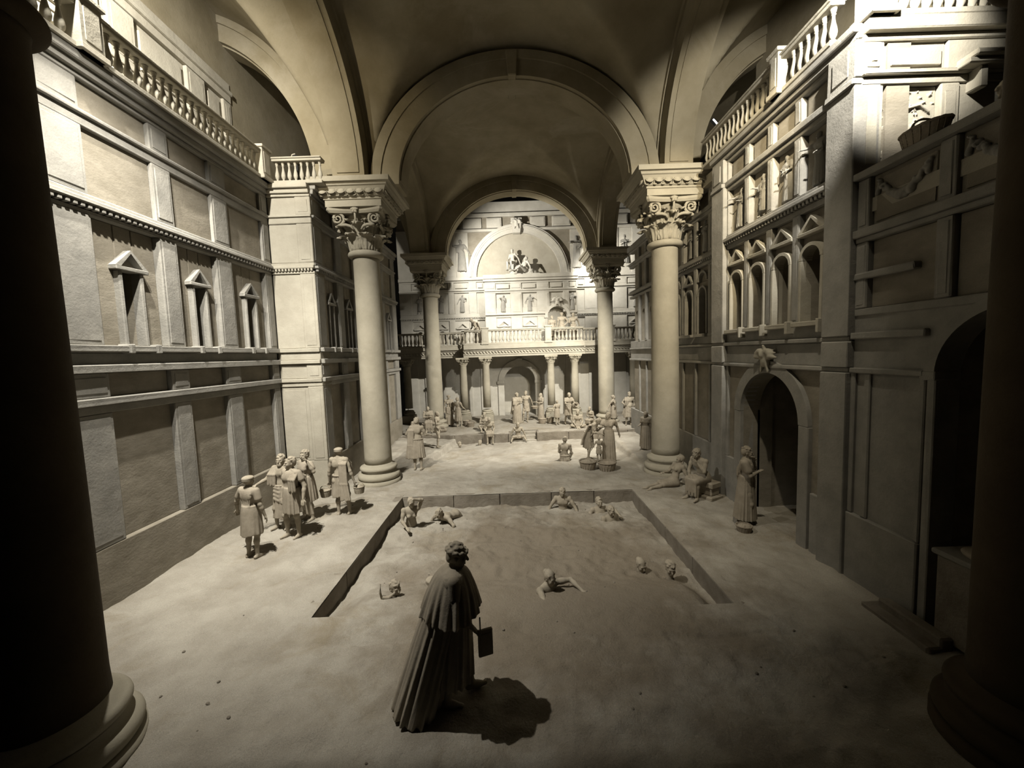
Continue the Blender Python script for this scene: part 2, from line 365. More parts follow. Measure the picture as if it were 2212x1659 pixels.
def std_left(W, U0, U1, bays, niche=True, plain_to=None, m='wall', mp='panel', low=True):
    pils = []; e = U0
    for a, b in bays: pils.append((e, a)); e = b
    pils.append((e, U1))
    W.box('plinth_course', U0, U1, -.3, 1.02, -.2, 0, mp, j=.008)
    for z0, z1, n, nm in ((3.17, 3.30, 0, 'rail'), (3.30, 3.42, .075, 'ledge_moulding'), (3.82, 3.95, .09, 'ledge_moulding'), (3.95, 4.15, -.03, 'fascia'),
                          (6.33, 6.40, 0, 'rail'), (6.47, 6.55, .10, 'corona'), (6.55, 6.64, .02, 'rail'), (7.70, 7.86, 0, 'rail'), (7.86, 7.93, .055, 'string_moulding'),
                          (8.42, 8.50, .01, 'rail'), (8.50, 8.62, .08, 'cornice'), (8.62, 8.75, .16, 'cornice')):
        W.box(nm, U0, U1, z0, z1, -.2, n, m)
    W.box('sill', U0, U1, 4.15, 4.27, -.2, .10, m)
    W.dentils(U0 + .02, U1 - .02, 6.40, 6.475, .075, .105, m)
    for a, b in pils:
        if b - a < .05: continue
        for z0, z1 in ((1.02, 3.17), (3.42, 3.82), (4.27, 6.33), (6.64, 7.70), (7.93, 8.42)): W.pil(a, b, z0, z1, 0, m)
    for a, b in bays:
        W.box('panel', a, b, 1.02, 3.17, -.3, -.10, mp, j=.006)
        W.box('panel', a, b, 3.42, 3.82, -.3, -.10, mp)
        W.box('panel', a, b, 6.64, 7.70, -.3, -.07, mp, j=.006)
        W.box('panel', a, b, 7.93, 8.42, -.3, -.07, mp)
        c = (a + b) / 2; h = .16 * min(1.0, (b - a) / 1.15)
        if niche:
            for u0, u1 in ((a, c - h), (c + h, b)): W.box('panel', u0, u1, 4.27, 6.33, -.34, -.12, mp, j=.005)
            W.box('panel', c - h, c + h, 5.6, 6.33, -.34, -.12, mp, j=.002)
            W.box('niche_back', c - h, c + h, 4.27, 5.6, -.40, -.32, mp)
            for sg in (-1, 1):
                W.box('jamb', c + sg * (h + .035) - .035, c + sg * (h + .035) + .035, 4.27, 5.56, -.2, -.015, m)
                W.box('sill_block', c + sg * (h + .1) - .05, c + sg * (h + .1) + .05, 4.13, 4.29, -.1, .13, m)
            W.gable(c, 5.56, h + .14, .30, -.01, m=m)
        else:
            W.box('panel', a, b, 4.27, 6.33, -.3, -.12, mp, j=.005)

# ---- left wall and its projecting pier
WL = Wall('wall_left', (-6.6, 0, 0), (0, 1, 0), (1, 0, 0), [(2.0, 11.3, -.3, 8.7, -.7, -.38)], 'tall grey left wall with recessed panels and pedimented niches')
std_left(WL, 2.0, 11.22, [(4.72, 5.86), (6.46, 7.66), (8.07, 9.12), (9.62, 10.9)])
WP = Wall('wall_left_pier', (-6.6, 11.2, 0), (1, 0, 0), (0, -1, 0), [(-.2, 1.2, -.3, 8.7, -.6, -.15)], 'pale pier front projecting from the left wall beside the near left column')
for z0, z1, n in ((3.17, 3.30, .0), (3.30, 3.40, .04), (3.82, 3.93, .05), (3.93, 4.15, .0), (4.15, 4.26, .06), (6.33, 6.40, 0), (6.47, 6.55, .06), (6.55, 6.64, .0), (7.70, 7.86, 0), (7.86, 7.93, .04), (8.42, 8.50, .01), (8.50, 8.62, .06), (8.62, 8.75, .13)):
    WP.box('string_moulding', 0, 1.2, z0, z1, -.2, n, 'cream')
WP.box('plinth_course', 0, 1.2, -.3, 1.02, -.2, .0, 'cream')
WP.dentils(.02, 1.18, 6.40, 6.475, .05, .085, 'cream')
for z0, z1 in ((1.02, 3.17), (3.40, 3.82), (4.26, 6.33), (6.64, 7.70), (7.93, 8.42)):
    WP.box('panel', 0, .78, z0, z1, -.2, -.035, 'cream', extra=[(.1, .68, z0 + .1, z1 - .1, -.06, -.022)] if z0 < 2 else None)
    WP.box('pilaster', .78, 1.2, z0, z1, -.2, 0, 'cream', extra=[(.86, 1.12, z0 + .08, z1 - .08, -.02, .01)])
WS = Wall('wall_left_side', (-5.4, 0, 0), (0, 1, 0), (1, 0, 0), [(11.5, 19.0, -.3, 8.7, -.9, -.38)], 'shadowed left side wall running behind the near left column to the platform')
std_left(WS, 11.24, 19.0, [(11.75, 12.6), (13.05, 13.9), (14.4, 15.4), (15.9, 16.9), (17.3, 18.4)])

# ---- upper gallery wall behind the left balustrade
WU = Wall('wall_left_upper', (-8.0, 0, 0), (0, 1, 0), (1, 0, 0), [(2.5, 12.2, 8.6, 12.0, -.4, -.12)], 'brightly lit upper wall with long framed panels behind the left balustrade')
for z0, z1, n in ((8.6, 9.1, 0), (10.1, 10.28, .02), (10.28, 10.38, .06), (11.5, 11.7, .02), (11.7, 11.82, .07), (11.82, 12.05, -.0)):
    WU.box('rail', 2.5, 12.2, z0, z1, -.2, n, 'cream', j=.012)
e = 2.5
for a, b in [(3.2, 4.6), (5.2, 6.6), (7.2, 8.6), (9.2, 10.6), (11.2, 11.9)]:
    for z0, z1 in ((9.1, 10.1), (10.38, 11.5)):
        WU.pil(e, a, z0, z1, 0, 'cream', .08)
        WU.box('panel', a, b, z0, z1, -.2, -.08, 'cream', extra=[(a + .14, b - .14, z0 + .14, z1 - .14, -.12, -.03)])
    e = b
for z0, z1 in ((9.1, 10.1), (10.38, 11.5)): WU.pil(e, 12.2, z0, z1, 0, 'cream', .08)
tag(obj('wall_left_plaster', MB().box(-8.3, -8.02, 2.5, 12.2, 11.95, 15.5).box(-8.3, -8.02, 12.2, 20.0, 8.5, 15.5).mesh(), 'vault'), 'smooth cracked plaster wall above the framed panels of the left gallery', 'wall', kind='structure')
tag(obj('floor_left_gallery', MB().box(-8.4, -6.62, 2.2, 12.6, 8.45, 8.72).box(-6.9, -5.4, 11.2, 19.0, 8.45, 8.72).mesh(), 'cream'), 'walkway floor behind the left balustrade', 'floor', kind='structure')

# ---- right wall (u grows with depth, n towards the nave)
WR = Wall('wall_right', (5.45, 0, 0), (0, 1, 0), (-1, 0, 0), [(6.3, 7.41, -.3, 8.55, -.75, -.40), (9.31, 10.2, -.3, 8.55, -.75, -.40), (7.41, 9.31, 3.4, 8.55, -.75, -.40)], 'grey right wall with relief panels, arched windows and a tall doorway')
WR.archplate('wall_panel', 6.82, 10.0, -.3, 3.42, 8.36, .95, 2.37, -.45, -.06)
# arch surround of the doorway
for sg in (-1, 1): WR.box('door_jamb', *(sorted((8.36 + sg * .95, 8.36 + sg * 1.2))), -.2, 2.37, -.3, .03, 'wall', j=.008)
WR.ring('door_arch', 8.36, 2.37, .95, 1.2, -.3, .03, 'wall')
WR.box('base_course', 9.58, 10.0, -.3, 1.12, -.2, 0, 'wall'); WR.box('base_course', 6.82, 7.12, -.3, 1.14, -.2, 0, 'wall')
WR.box('batten', 9.9, 10.0, 1.12, 3.42, -.2, 0); WR.box('batten', 6.82, 6.92, 1.14, 3.42, -.2, 0)
for a, b, z0, z1, n in ((6.3, 10.6, 3.42, 3.50, .05), (6.8, 10.05, 3.50, 3.92, -.03), (6.3, 10.6, 3.92, 4.0, .05), (6.8, 10.05, 4.0, 4.30, -.02),
                        (6.8, 10.05, 6.30, 6.40, 0), (6.8, 10.05, 6.47, 6.56, .09), (6.8, 10.05, 6.56, 6.64, .02), (6.8, 10.05, 7.70, 7.80, 0), (6.8, 10.05, 7.80, 7.92, .05),
                        (6.8, 10.05, 8.38, 8.46, 0), (6.28, 10.6, 8.46, 8.56, .07), (6.28, 10.6, 8.56, 8.68, .14)):
    WR.box('string_moulding', a, b, z0, z1, -.2, n)
WR.dentils(6.83, 10.0, 6.40, 6.475, .065, .095)
CB = [7.22, 8.0, 8.79, 9.58]
ed = [6.82] + [(CB[i] + CB[i + 1]) / 2 for i in range(3)] + [10.0]
for i, c in enumerate(CB):
    a, b = ed[i], ed[i + 1]; la = a + (.09 if i else .06); lb = b - (.09 if i < 3 else .06)
    WR.archplate('window_panel', la, lb, 4.30, 5.86, c, .225, 5.44, -.35, -.09)
    WR.box('panel', la, lb, 5.86, 6.30, -.3, -.11, 'panel')
    WR.box('window_back', la, lb, 4.3, 5.8, -.7, -.42, 'panel')
    WR.ring('window_arch', c, 5.44, .225, .285, -.2, .015, 'cream', seg=18)
    for sg in (-1, 1): WR.box('window_jamb', *(sorted((c + sg * .225, c + sg * .285))), 4.30, 5.44, -.2, .015, 'cream', .01)
    WR.gable(c, 5.86, .31, .27, .0, .05, 'cream')
    WR.box('window_sill', c - .34, c + .34, 4.22, 4.31, -.2, .11, 'cream', .012)
    WR.box('bracket', c - .36, c - .30, 4.10, 4.34, -.1, .13, 'cream', .01)
    WR.box('panel', la, lb, 6.64, 7.70, -.3, -.13, 'panel'); REL.append((WR, c, 6.70, .92, -.13))
    WR.box('panel', la, lb, 7.92, 8.38, -.3, -.11, 'panel', extra=[(la + .06, lb - .06, 7.99, 8.31, -.13, -.07)])
for i, u in enumerate(ed):
    a, b = (u - .09, u + .09) if 0 < i < 4 else ((u, u + .06) if i == 0 else (u - .06, u))
    for z0, z1 in ((4.30, 6.30), (6.64, 7.70), (7.92, 8.38)): WR.pil(a, b, z0, z1, 0, 'wall', .04)
for a, b in ((6.28, 6.82), (10.0, 10.55)):        # two plain piers
    for z0, z1 in ((-.3, 3.42), (3.5, 3.92), (4.0, 7.80), (7.80, 7.9), (7.9, 8.46)):
        WR.box('pier_course', a, b, z0, z1, -.3, .10 if z0 not in (7.80,) else .14, 'wall', j=.006, extra=[(a + .12, b - .12, 7.98, 8.36, .08, .115)] if z0 == 7.9 else None)
# far stretch behind the near right column
WF = Wall('wall_right_far', (5.75, 0, 0), (0, 1, 0), (-1, 0, 0), [(10.5, 19.0, -.3, 8.55, -.75, -.40)], 'dim far stretch of the right wall behind the near right column')
WF.box('base_course', 10.5, 19.0, -.3, 1.12, -.2, 0, 'wall')
for z0, z1, n in ((3.42, 3.50, .05), (3.50, 3.92, -.03), (3.92, 4.0, .04), (4.0, 4.30, -.02), (6.30, 6.40, 0), (6.47, 6.56, .09), (6.56, 6.64, .02), (7.70, 7.80, 0), (7.80, 7.92, .05), (8.38, 8.46, 0), (8.46, 8.68, .1)):
    WF.box('string_moulding', 10.5, 19.0, z0, z1, -.2, n)
WF.dentils(10.56, 14.0, 6.40, 6.475, .065, .11)
for i in range(9):
    c = 10.98 + .9 * i; a, b = c - .34, c + .34
    WF.pil(c - .56 if i else 10.5, a, 4.30, 6.30); WF.pil(c - .56 if i else 10.5, a, 6.64, 7.70); WF.pil(c - .56 if i else 10.5, a, 7.92, 8.38); WF.pil(c - .5 if i else 10.5, c - .4, 1.12, 3.42)
    WF.box('panel', c - .4, c + .4, 1.12, 3.42, -.3, -.06, 'panel')
    WF.archplate('window_panel', a, b, 4.30, 5.86, c, .24, 5.44, -.35, -.09); WF.box('panel', a, b, 5.86, 6.30, -.3, -.11, 'panel')
    if i < 4:
        WF.ring('window_arch', c, 5.44, .24, .30, -.2, .015, 'wall', seg=16)
        for sg in (-1, 1): WF.box('window_jamb', *(sorted((c + sg * .24, c + sg * .30))), 4.30, 5.44, -.2, .015, 'wall', .01)
        if i % 2: WF.ring('pediment', c, 5.88, .24, .30, -.2, .01, 'wall', seg=12)
        else: WF.gable(c, 5.86, .31, .27, .0, .05)
        WF.box('window_sill', c - .36, c + .36, 4.22, 4.31, -.2, .11, 'wall', .012)
    WF.box('panel', a, b, 6.64, 7.70, -.3, -.11, 'panel')
    if i < 3: REL.append((WF, c, 6.70, .92, -.11))
    WF.box('panel', a, b, 7.92, 8.38, -.3, -.1, 'panel')
# near terrace wall with parapet and dark niche
WT = Wall('wall_right_terrace', (5.45, 0, 0), (0, 1, 0), (-1, 0, 0), [(5.05, 6.3, -.3, 6.3, -.6, -.25), (1.5, 3.35, -.3, 6.3, -.6, -.25), (3.35, 5.05, 4.3, 6.3, -.6, -.25)], 'dark terrace wall with garland parapet near the right column')
WT.archplate('wall_panel', 1.5, 6.28, -.3, 4.30, 4.2, .82, 3.45, -.3, -.02, 'wall')
WT.ring('niche_arch', 4.2, 3.45, .82, .95, -.2, .05, 'wall')
for sg in (-1, 1): WT.box('niche_jamb', *(sorted((4.2 + sg * .82, 4.2 + sg * .93))), -.2, 3.45, -.25, .02, 'wall'); WT.box('impost', *(sorted((4.2 + sg * .80, 4.2 + sg * 1.0))), 3.38, 3.5, -.25, .06, 'wall')
WT.box('niche_back', 3.3, 5.1, -.2, 4.4, -1.1, -1.0, 'panel')
for u0, u1 in ((3.3, 3.38), (5.02, 5.1)): WT.box('niche_side', u0, u1, -.2, 4.4, -1.0, -.3, 'panel')
WT.box('niche_soffit', 3.3, 5.1, 4.28, 4.4, -1.0, -.3, 'panel')
for a, b, z0, z1, n in ((5.15, 6.28, 3.42, 3.50, .06), (5.15, 6.28, 3.95, 4.05, .06), (1.5, 6.28, 5.50, 5.62, .07), (1.5, 6.28, 6.36, 6.47, .09), (1.5, 6.28, 4.30, 4.42, .0), (1.5, 6.28, 5.42, 5.50, .02), (5.35, 6.28, 4.86, 4.96, .03)):
    WT.box('string_moulding', a, b, z0, z1, -.25, n)
for a, b in ((6.08, 6.28), (4.92, 5.12), (3.72, 3.92), (2.5, 2.7)):
    WT.pil(a, b, 5.62, 6.36, 0, 'wall', .04); WT.pil(a, b, 4.42, 5.42, 0, 'wall', .04)
for a, b in ((5.12, 6.08), (3.92, 4.92), (2.7, 3.72)):
    WT.box('panel', a, b, 5.62, 6.36, -.25, -.07, 'panel', extra=[(a + .07, b - .07, 5.68, 6.3, -.1, -.05)])
    WT.box('panel', a, b, 4.42, 5.42, -.25, -.08, 'panel')
WT.box('batten', 5.15, 5.22, 1.15, 3.42, -.1, .02); WT.box('batten', 5.95, 6.05, 1.15, 3.42, -.1, .02); WT.box('batten', 6.2, 6.28, 1.15, 3.42, -.1, .03); WT.box('base_course', 5.15, 6.28, -.3, 1.15, -.2, .05, 'wall')
tag(obj('floor_terrace', MB().box(5.5, 8.2, 1.5, 6.4, 5.85, 6.05).mesh(), 'cream'), 'terrace floor behind the garland parapet', 'floor', kind='structure')
# return wall above the terrace
WQ = Wall('wall_right_return', (5.45, 6.28, 0), (1, 0, 0), (0, -1, 0), [(.02, 2.6, 6.0, 8.5, -.5, -.15)], 'brightly lit wall facing the terrace with a sculpted garden relief')
for z0, z1, n in ((6.0, 6.5, 0), (7.78, 7.9, .0), (7.9, 7.97, .06), (8.4, 8.5, .02), (8.5, 8.68, .12)): WQ.box('string_moulding', 0, 2.6, z0, z1, -.2, n, 'cream')
WQ.box('pilaster', 0, .34, 6.5, 7.78, -.2, 0, 'cream', extra=[(.09, .25, 6.62, 7.66, -.02, .012)]); WQ.box('pilaster', 1.22, 1.5, 6.5, 7.78, -.2, 0, 'cream', extra=[(1.28, 1.44, 6.62, 7.66, -.02, .012)])
WQ.box('panel', .34, 1.22, 6.5, 7.78, -.2, -.08, 'cream'); WQ.box('pilaster', 1.5, 2.6, 6.5, 7.78, -.2, -.03, 'cream')
WQ.box('pilaster', 0, .34, 7.97, 8.4, -.2, 0, 'cream', extra=[(.08, .26, 8.04, 8.33, -.02, .014), (.13, .21, 8.11, 8.26, 0, .026)])
WQ.box('panel', .34, 1.3, 7.97, 8.4, -.2, -.05, 'cream', extra=[(.44, 1.2, 8.05, 8.3, -.07, .0)]); WQ.box('pilaster', 1.3, 2.6, 7.97, 8.4, -.2, 0, 'cream')
WQ.box('hood', 1.38, 2.5, 7.92, 8.0, -.1, .22, 'cream'); WQ.box('hood', 1.44, 2.5, 8.0, 8.08, -.1, .28, 'cream'); WQ.box('hood_bracket', 1.62, 1.74, 7.62, 7.92, -.1, .16, 'cream')
# upper wall behind the right balustrade
tag(obj('wall_right_upper', MB().box(7.6, 7.8, 6.3, 12.4, 8.4, 14.5).mesh(), 'vault'), 'unlit upper wall behind the right balustrade', 'wall', kind='structure')
tag(obj('floor_right_gallery', MB().box(5.6, 7.7, 6.35, 13.0, 8.4, 8.66).box(5.85, 7.7, 13.0, 19.0, 8.4, 8.66).mesh(), 'cream'), 'walkway floor behind the right balustrade', 'floor', kind='structure')
# passage behind the doorway
tag(obj('wall_passage', MB().box(5.9, 8.5, 9.35, 9.5, -.3, 3.6).box(5.9, 8.5, 7.2, 7.35, -.3, 3.6).box(8.4, 8.55, 7.2, 9.5, -.3, 3.6).box(5.9, 8.5, 7.2, 9.5, 3.4, 3.6).box(5.4, 8.5, 7.2, 9.5, -.4, -.02).mesh(), 'panel'), 'dark passage walls beyond the right doorway', 'wall', kind='structure')

# ---- far end wall and gallery
WB = Wall('wall_back', (0, 24.0, 0), (1, 0, 0), (0, -1, 0), [(-6.6, -.5, -.3, 12.2, -.6, -.15), (1.45, 8.8, -.3, 12.2, -.6, -.15), (-.5, 1.45, 3.2, 12.2, -.6, -.15)], 'bright far end wall with relief panels and a great lunette')
Bm = 'backwall'
BX0, BX1 = -6.6, 8.8
WB.archplate('wall_panel', BX0, BX1, -.2, 4.2, .47, .95, 2.2, -.5, -.05, Bm)
for sg in (-1, 1): WB.box('door_jamb', *(sorted((.47 + sg * .95, .47 + sg * 1.32))), 0, 2.2, -.2, .05, Bm); WB.box('impost', *(sorted((.47 + sg * .92, .47 + sg * 1.38))), 2.1, 2.28, -.2, .1, Bm)
WB.ring('door_arch', .47, 2.25, .95, 1.3, -.2, .05, Bm); WB.poly('keystone', [(.33, 3.12), (.61, 3.12), (.68, 3.62), (.26, 3.62)], -.1, .12, Bm)
tag(obj('wall_back_passage', MB().box(-.9, 1.9, 25.6, 25.8, -.2, 3.6).box(-.9, -.6, 24.4, 25.7, -.2, 3.6).box(1.5, 1.8, 24.4, 25.7, -.2, 3.6).box(-.9, 1.9, 24.4, 25.8, 3.3, 3.5).box(-.9, 1.9, 23.9, 25.8, -.2, .13).mesh(), Bm), 'plain recess beyond the arched doorway under the gallery', 'wall', kind='structure')
for a, b in ((-6.4, -5.7), (-5.3, -4.6), (-4.2, -3.5), (-3.1, -2.4), (-1.9, -1.2), (2.1, 2.9), (3.3, 4.2), (4.7, 5.5), (6.0, 7.0), (7.4, 8.4)):
    WB.box('pilaster', a, b, .1, 4.0, -.1, .02, Bm, extra=[(a + .08, b - .08, .3, 3.7, 0, .03)])
for z0, z1, n in ((6.02, 6.1, .0), (6.17, 6.26, .07), (6.26, 6.42, 0), (7.66, 7.76, 0), (7.76, 7.86, .07), (8.28, 8.38, 0), (8.38, 8.56, .1), (11.2, 11.35, .05), (12.05, 12.25, .05), (4.2, 4.62, 0), (12.25, 12.95, -.12)):
    WB.box('string_moulding', BX0, BX1, z0, z1, -.2, n, Bm)
WB.dentils(BX0, -1.4, 6.10, 6.175, .05, .1, Bm); WB.dentils(4.0, BX1, 6.10, 6.175, .05, .1, Bm)
bb = [(-5.85, -5.0), (-4.55, -3.65), (-3.3, -2.42), (-1.95, -1.5), (4.1, 4.55), (5.3, 6.2), (7.1, 8.1)]
e = BX0
for a, b in bb + [(BX1, BX1)]:
    for z0, z1 in ((4.62, 6.02), (6.42, 7.66), (7.86, 8.28)):
        if a - e > .1: WB.pil(e, a, z0, z1, 0, Bm, .06)
    e = b
for a, b in bb:
    c = (a + b) / 2
    WB.box('panel', a, b, 6.42, 7.66, -.2, -.08, Bm); WB.box('panel', a, b, 7.86, 8.28, -.2, -.08, Bm, extra=[(a + .08, b - .08, 7.94, 8.2, -.1, 0)])
    if b - a > .6:
        REL.append((WB, c, 6.5, 1.05, -.08))
        WB.archplate('window_panel', a, b, 4.62, 6.02, c, .2, 5.2, -.2, -.07, Bm, 14); WB.ring('window_arch', c, 5.2, .2, .27, -.2, .02, Bm, seg=14)
        for sg in (-1, 1): WB.box('window_jamb', *(sorted((c + sg * .2, c + sg * .27))), 4.62, 5.2, -.1, .02, Bm)
        WB.gable(c, 5.5, .38, .3, .02, .06, Bm)
    else: WB.box('panel', a, b, 4.62, 6.02, -.2, -.08, Bm)
# upper storey of the end wall
ub = [(-5.75, -5.3), (-4.6, -3.9), (-3.1, -2.35), (3.75, 4.5), (5.2, 5.95), (6.6, 7.4)]
e = BX0
for a, b in ub + [(BX1, BX1)]:
    if a - e > .1 and not (e < 0 < a):
        WB.pil(e, a, 8.56, 11.2, 0, Bm, .07)
    e = b
for a, b in ub: WB.box('panel', a, b, 8.56, 11.2, -.2, -.07, Bm); REL.append((WB, (a + b) / 2, 8.9, 1.9, -.07))
for a, b in ((-5.9, -5.0), (-4.3, -3.2), (-2.6, -1.5), (-1.2, -.3), (1.4, 2.3), (2.7, 3.8), (4.4, 5.5), (6.1, 7.2)):
    WB.box('panel', a, b, 11.42, 11.98, -.2, .0, Bm, extra=[(a + .07, b - .07, 11.49, 11.91, -.02, .03)])
WB.ring('lunette_arch', .62, 8.56, 2.75, 3.02, -.2, .10, Bm, seg=48); WB.ring('lunette_arch', .62, 8.56, 2.52, 2.75, -.2, .05, Bm, seg=48); WB.ring('lunette_arch', .62, 8.56, 2.84, 2.92, .05, .15, Bm, seg=48)
WB.poly('keystone', [(.36, 11.0), (.78, 11.0), (.9, 11.85), (.24, 11.85)], -.1, .28, Bm)
mb = MB(); pts = [(.62 + 2.55 * math.cos(PI * i / 40), 8.56 + 2.55 * math.sin(PI * i / 40)) for i in range(41)]
WB.poly('lunette_panel', pts, -.2, -.13, 'cream')
# projecting pavilion in the middle of the far wall
def pv(n): return n + .72
PV0, PV1 = -1.42, 3.98
WB.archplate('pavilion_wall', PV0, PV1, 4.35, 6.62, 2.8, .58, 6.02, .1, pv(-.06), Bm); WB.box('pavilion_wall', PV0, PV1, 6.62, 8.4, .1, pv(-.1), Bm)
WB.box('niche_back', 1.9, 3.7, 4.4, 6.9, -.1, .12, Bm)
for z0, z1, n in ((7.46, 7.56, 0), (7.56, 7.66, .05), (8.02, 8.14, 0), (8.14, 8.28, .08), (8.28, 8.50, .14)): WB.box('string_moulding', PV0 - (.06 if z0 > 8.1 else 0), PV1 + (.06 if z0 > 8.1 else 0), z0, z1, .3, pv(n), Bm)
for a, b, z0, z1, n in ((PV0, 2.12, 6.05, 6.12, 0), (PV0, 2.12, 6.19, 6.28, .06), (3.48, PV1, 6.05, 6.12, 0), (3.48, PV1, 6.19, 6.28, .06)): WB.box('string_moulding', a, b, z0, z1, .3, pv(n), Bm)
pb = [(-.78, .08), (.74, 1.62), (2.34, 3.16), (3.5, 3.92)]
e = PV0
for a, b in pb + [(PV1, PV1)]:
    if a - e > .05:
        for z0, z1 in ((6.28, 7.46), (7.66, 8.02)): WB.box('pilaster', e, a, z0, z1, .3, pv(0), Bm, extra=[(e + .07, a - .07, z0 + .08, z1 - .08, pv(-.01), pv(.015))] if a - e > .25 else None)
        if e < 1.7 and a - e > .3: WB.box('pilaster', e, min(a, 2.12), 4.4, 6.05, .3, pv(0), Bm)
    e = b
for a, b in pb:
    c = (a + b) / 2; WB.box('panel', a, b, 7.66, 8.02, .3, pv(-.06), Bm, extra=[(a + .07, b - .07, 7.72, 7.96, pv(-.08), pv(.02))])
    if c < 2 or c > 3.3: REL.append((WB, c, 6.36, 1.0, pv(-.09)))
    if c < 2:
        WB.ring('window_arch', c, 5.2, .2, .27, .3, pv(.02), Bm, seg=14); WB.gable(c, 5.5, .4, .3, pv(.02), .06, Bm)
        for sg in (-1, 1): WB.box('window_jamb', *(sorted((c + sg * .2, c + sg * .27))), 4.62, 5.2, .3, pv(.02), Bm)
WB.ring('niche_arch', 2.8, 6.02, .58, .74, .5, pv(.07), Bm, seg=22)
for sg in (-1, 1): WB.box('niche_jamb', *(sorted((2.8 + sg * .58, 2.8 + sg * .72))), 4.4, 6.02, .5, pv(.04), Bm); WB.box('impost', *(sorted((2.8 + sg * .55, 2.8 + sg * .78))), 5.94, 6.06, .5, pv(.09), Bm)

# gallery balcony carried by the small columns
ga = obj('gallery', MB().box(-6.6, -2.55, 22.05, 24.1, 4.22, 4.42).box(4.0, 8.8, 22.05, 24.1, 4.22, 4.42).box(-2.55, 4.0, 21.35, 24.1, 4.22, 4.46).mesh(), 'cream')
tag(ga, 'far gallery slab carried on the small columns', 'gallery', kind='structure')
for x0, x1, y0 in ((-6.6, -2.6, 22.2), (-2.6, 4.05, 21.5), (4.05, 8.8, 22.2)):
    obj('architrave', MB().box(x0, x1, y0, y0 + .45, 3.78, 4.22, .012).mesh(), 'cream', ga)
    obj('fillet', MB().box(x0, x1, y0 - .05, y0, 4.12, 4.22, .01).mesh(), 'cream', ga); obj('fillet', MB().box(x0, x1, y0 - .04, y0, 3.90, 3.95, .008).mesh(), 'cream', ga)
    k = int((x1 - x0) / .17); rm = None
    for i in range(k):
        if rm is None:
            mb = MB(); tube_mb(mb, [(-.06, 0, .06), (0, -.025, .02), (.06, 0, -.06)], [.02, .042, .02], 6); rm = mb.mesh(True)
        obj('rope_lobe', rm, 'cream', ga, loc=(x0 + (i + .5) * (x1 - x0) / k, y0 - .01, 4.035))

# ------------------------------------------------------------------ arches and vaults
SPR = 8.96
def ring_mesh(axis, c, zc, ri, re, w0, w1, a0=0., a1=180., seg=40, sx=1., sz=1., sxe=None, sze=None):
    V = []; F = []
    for i in range(seg + 1):
        a = math.radians(a0 + (a1 - a0) * i / seg); ca, sa = math.cos(a), math.sin(a)
        for r, w_ in ((ri, w0), (re, w0), (re, w1), (ri, w1)):
            p, z = c + r * ca * sx, zc + r * sa * sz
            V.append((p, w_, z) if axis == 'x' else (w_, p, z))
    for i in range(seg):
        b = i * 4; F += [(b + k, b + (k + 1) % 4, b + 4 + (k + 1) % 4, b + 4 + k) for k in range(4)]
    F += [(0, 1, 2, 3), (seg * 4, seg * 4 + 3, seg * 4 + 2, seg * 4 + 1)]
    return autosmooth(MB().add(V, F).mesh())
def arch(label, axis, c, ri, w0, w1, th=.62, a0=0., a1=180., sx=1., sz=1., key=True, zc=SPR):
    o = obj('arch', ring_mesh(axis, c, zc, ri, ri + th, w0, w1, a0, a1, sx=sx, sz=sz), 'vault')
    tag(o, label, 'arch', kind='structure')
    obj('archivolt', ring_mesh(axis, c, zc, ri + th - .12, ri + th + .16, w0 - .05, w1 + .05, a0, a1, sx=sx, sz=sz), 'vault', o)
    obj('soffit_fillet', ring_mesh(axis, c, zc, ri - .035, ri + .1, w0 + .14, w1 - .14, max(a0, 3), min(a1, 177), sx=sx, sz=sz), 'vault', o)
    if key and axis == 'x':
        mb = MB().box(c - .13, c + .13, w0 - .09, w1 + .09, zc + (ri - .03) * sz, zc + (ri + th + .12) * sz, .02)
        mb.xf(lambda v: (c + (v[0] - c) * (1.35 if v[2] > zc + (ri + .3) * sz else .9), v[1], v[2])); obj('keystone', mb.mesh(), 'vault', o)
    return o
NX = .30      # nave axis
arch('great nave arch between the two near columns', 'x', NX, 3.40, 11.9, 12.85, th=.64, sz=.85)
arch('far nave arch framing the bright end wall', 'x', .44, 3.58, 20.3, 21.2, sz=.87)
arch('nave arch overhead between the two dark foreground columns', 'x', NX, 3.40, 2.95, 3.85, th=.64, sz=.85)
arch('left arcade arch springing from the near left column', 'y', 7.88, 3.62, -4.85, -3.95, key=False, sz=.92)
arch('left arcade arch between the near and far left columns', 'y', 16.6, 3.3, -4.8, -3.9, key=False, sz=.92)
arch('right arcade arch springing from the near right column', 'y', 7.88, 3.62, 4.5, 5.3, key=False, sz=.92)
arch('right arcade arch between the near and far right columns', 'y', 16.6, 3.3, 4.55, 5.4, key=False, sz=.92)
arch('left aisle arch over the pier balustrade', 'x', -9.25, 3.7, 11.95, 12.75, th=.5, a0=0, a1=105, sz=1.18, key=False)
arch('right aisle arch over the right gallery', 'x', 9.2, 3.5, 11.95, 12.75, th=.5, a0=75, a1=180, sz=1.07, key=False)
def web(label, x0, x1, y0, y1, cx, rx, cy, ry, sx=.88, n=64, lift=0., sy=.95):
    def fn(X, Y):
        a = np.sqrt(np.clip(rx * rx - (X - cx) ** 2, 0, None)) * sx; b = np.sqrt(np.clip(ry * ry - (Y - cy) ** 2, 0, None)) * sy
        return SPR + lift + np.maximum(a, b) + .012 * vnoise(X, Y, .8, 41)
    o = obj('ceiling', grid(np.linspace(x0, x1, n), np.linspace(y0, y1, n), fn), 'vault')
    m = o.modifiers.new('thickness', 'SOLIDIFY'); m.thickness = .12; m.offset = 1
    return tag(o, label, 'ceiling', kind='structure')
web('dark groin vault over the near nave bay', -4.1, 4.75, 3.4, 12.3, NX, 4.2, 7.88, 4.2)
